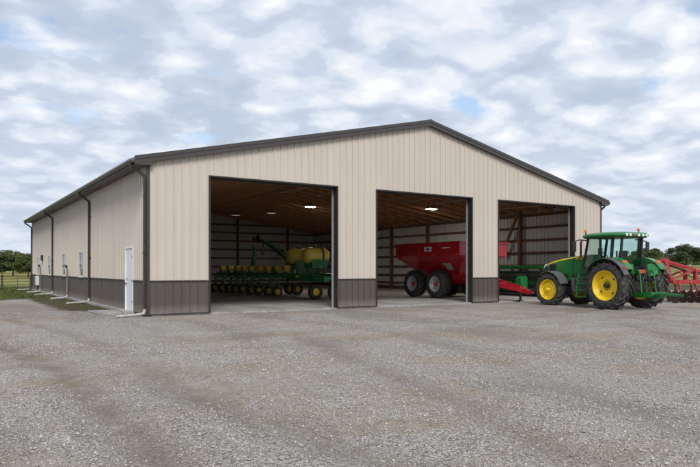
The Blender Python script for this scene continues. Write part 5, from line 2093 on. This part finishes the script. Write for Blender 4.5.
def scatter(n, d0, d1, half=0.75):
    d = np.sqrt(rng.uniform(d0 ** 2, d1 ** 2, n))
    l = rng.uniform(-half, half, n) * d
    return cam2[None, :2] + d[:, None] * ax2[None, :2] + l[:, None] * rt2[None, :2]


P = np.concatenate([scatter(34000, 3.6, 8.0), scatter(46000, 8.0, 14.0), scatter(30000, 14.0, 24.0)])
inside = (P[:, 0] > -0.2) & (P[:, 1] > -0.1)
P = P[~inside]
bare = np.array([noise.noise(Vector((x * 0.35, y * 0.6, 9.0))) + 0.5 * noise.noise(Vector((x * 1.3, y * 1.6, 4.0))) for x, y in P])
keepm = rng.uniform(-0.55, 0.25, len(P)) < bare + 0.12
P = P[keepm & np.array([edge_ok(x, y) and soil_w(x, y) < random.uniform(0.3, 1.6) and rut_w(x, y)[0] * 1.1 < random.random() for x, y in P])]
n = len(P)
dist = np.linalg.norm(P - cam2[None, :2], axis=1)
sz = np.exp(rng.normal(np.log(0.0074), 0.42, n)) * np.clip(0.8 + dist / 22, 0.9, 1.7)
sz = np.clip(sz, 0.0035, 0.020)
base = np.array([[1, 0, 0], [-1, 0, 0], [0, 1, 0], [0, -1, 0], [0, 0, 1], [0, 0, -1]], float)
V = base[None] * rng.uniform(0.7, 1.3, (n, 6, 1)) + rng.normal(0, 0.22, (n, 6, 3))
V *= np.stack([rng.uniform(0.8, 1.4, n), rng.uniform(0.7, 1.1, n), rng.uniform(0.5, 0.85, n)], 1)[:, None, :]
th = rng.uniform(0, 2 * np.pi, n)
c_, s_ = np.cos(th)[:, None], np.sin(th)[:, None]
Vx = V[:, :, 0] * c_ - V[:, :, 1] * s_
Vy = V[:, :, 0] * s_ + V[:, :, 1] * c_
V = np.stack([Vx, Vy, V[:, :, 2]], -1) * sz[:, None, None]
zz = np.array([yard_h(x, y) for x, y in P]) + 0.004 + sz * 0.25
V += np.stack([P[:, 0], P[:, 1], zz], 1)[:, None, :]
tri = np.array([[0, 2, 4], [2, 1, 4], [1, 3, 4], [3, 0, 4], [2, 0, 5], [1, 2, 5], [3, 1, 5], [0, 3, 5]])
F_ = (tri[None] + 6 * np.arange(n)[:, None, None]).reshape(-1, 3)
me = bpy.data.meshes.new('gravel_stones')
me.vertices.add(n * 6)
me.vertices.foreach_set('co', V.ravel())
me.loops.add(F_.size)
me.loops.foreach_set('vertex_index', F_.ravel().astype(np.int32))
me.polygons.add(len(F_))
me.polygons.foreach_set('loop_start', np.arange(0, F_.size, 3, dtype=np.int32))
me.polygons.foreach_set('loop_total', np.full(len(F_), 3, dtype=np.int32))
me.materials.append(M['stone'])
me.update(calc_edges=True)
tag(link('gravel_stones', me), 'loose crushed grey stones lying over the gravel yard', 'gravel', kind='stuff')

# grass blades: verge along the side wall and the lawn to the left
gp = []
for _ in range(60000):
    x, y = random.uniform(-26, -0.2), random.uniform(1.5, 44)
    sw = soil_w(x, y)
    if sw < 0.35 + random.uniform(0, 0.5):
        continue
    nz = noise.noise(Vector((x * 0.7, y * 0.5, 1.0)))
    lawn = y > 18.5 + 0.62 * x
    if not lawn and nz < 0.18 + random.uniform(-0.1, 0.5):
        continue
    gp.append((x, y))
gp = np.array(gp)
n = len(gp)
hgt = rng.uniform(0.03, 0.10, n) * np.where(gp[:, 1] > 18.5 + 0.62 * gp[:, 0], 1.4, 0.8)
th = rng.uniform(0, 2 * np.pi, n)
wd = rng.uniform(0.012, 0.028, n)
zz = np.array([yard_h(x, y) - 0.02 if y < 43 else -0.1 for x, y in gp])
lean = rng.normal(0, 0.05, (n, 2))
V = np.zeros((n, 4, 3))
dx, dy = np.cos(th) * wd, np.sin(th) * wd
V[:, 0] = np.stack([gp[:, 0] - dx, gp[:, 1] - dy, zz], 1)
V[:, 1] = np.stack([gp[:, 0] + dx, gp[:, 1] + dy, zz], 1)
V[:, 2] = np.stack([gp[:, 0] + lean[:, 0] + dx * 0.3, gp[:, 1] + lean[:, 1] + dy * 0.3, zz + hgt], 1)
V[:, 3] = np.stack([gp[:, 0] + lean[:, 0] - dx * 0.3, gp[:, 1] + lean[:, 1] - dy * 0.3, zz + hgt], 1)
tag(link('grass', quads_mesh('grass', V.reshape(-1, 3), 'blade')), 'short green grass along the side wall and by the fence', 'grass', kind='stuff')
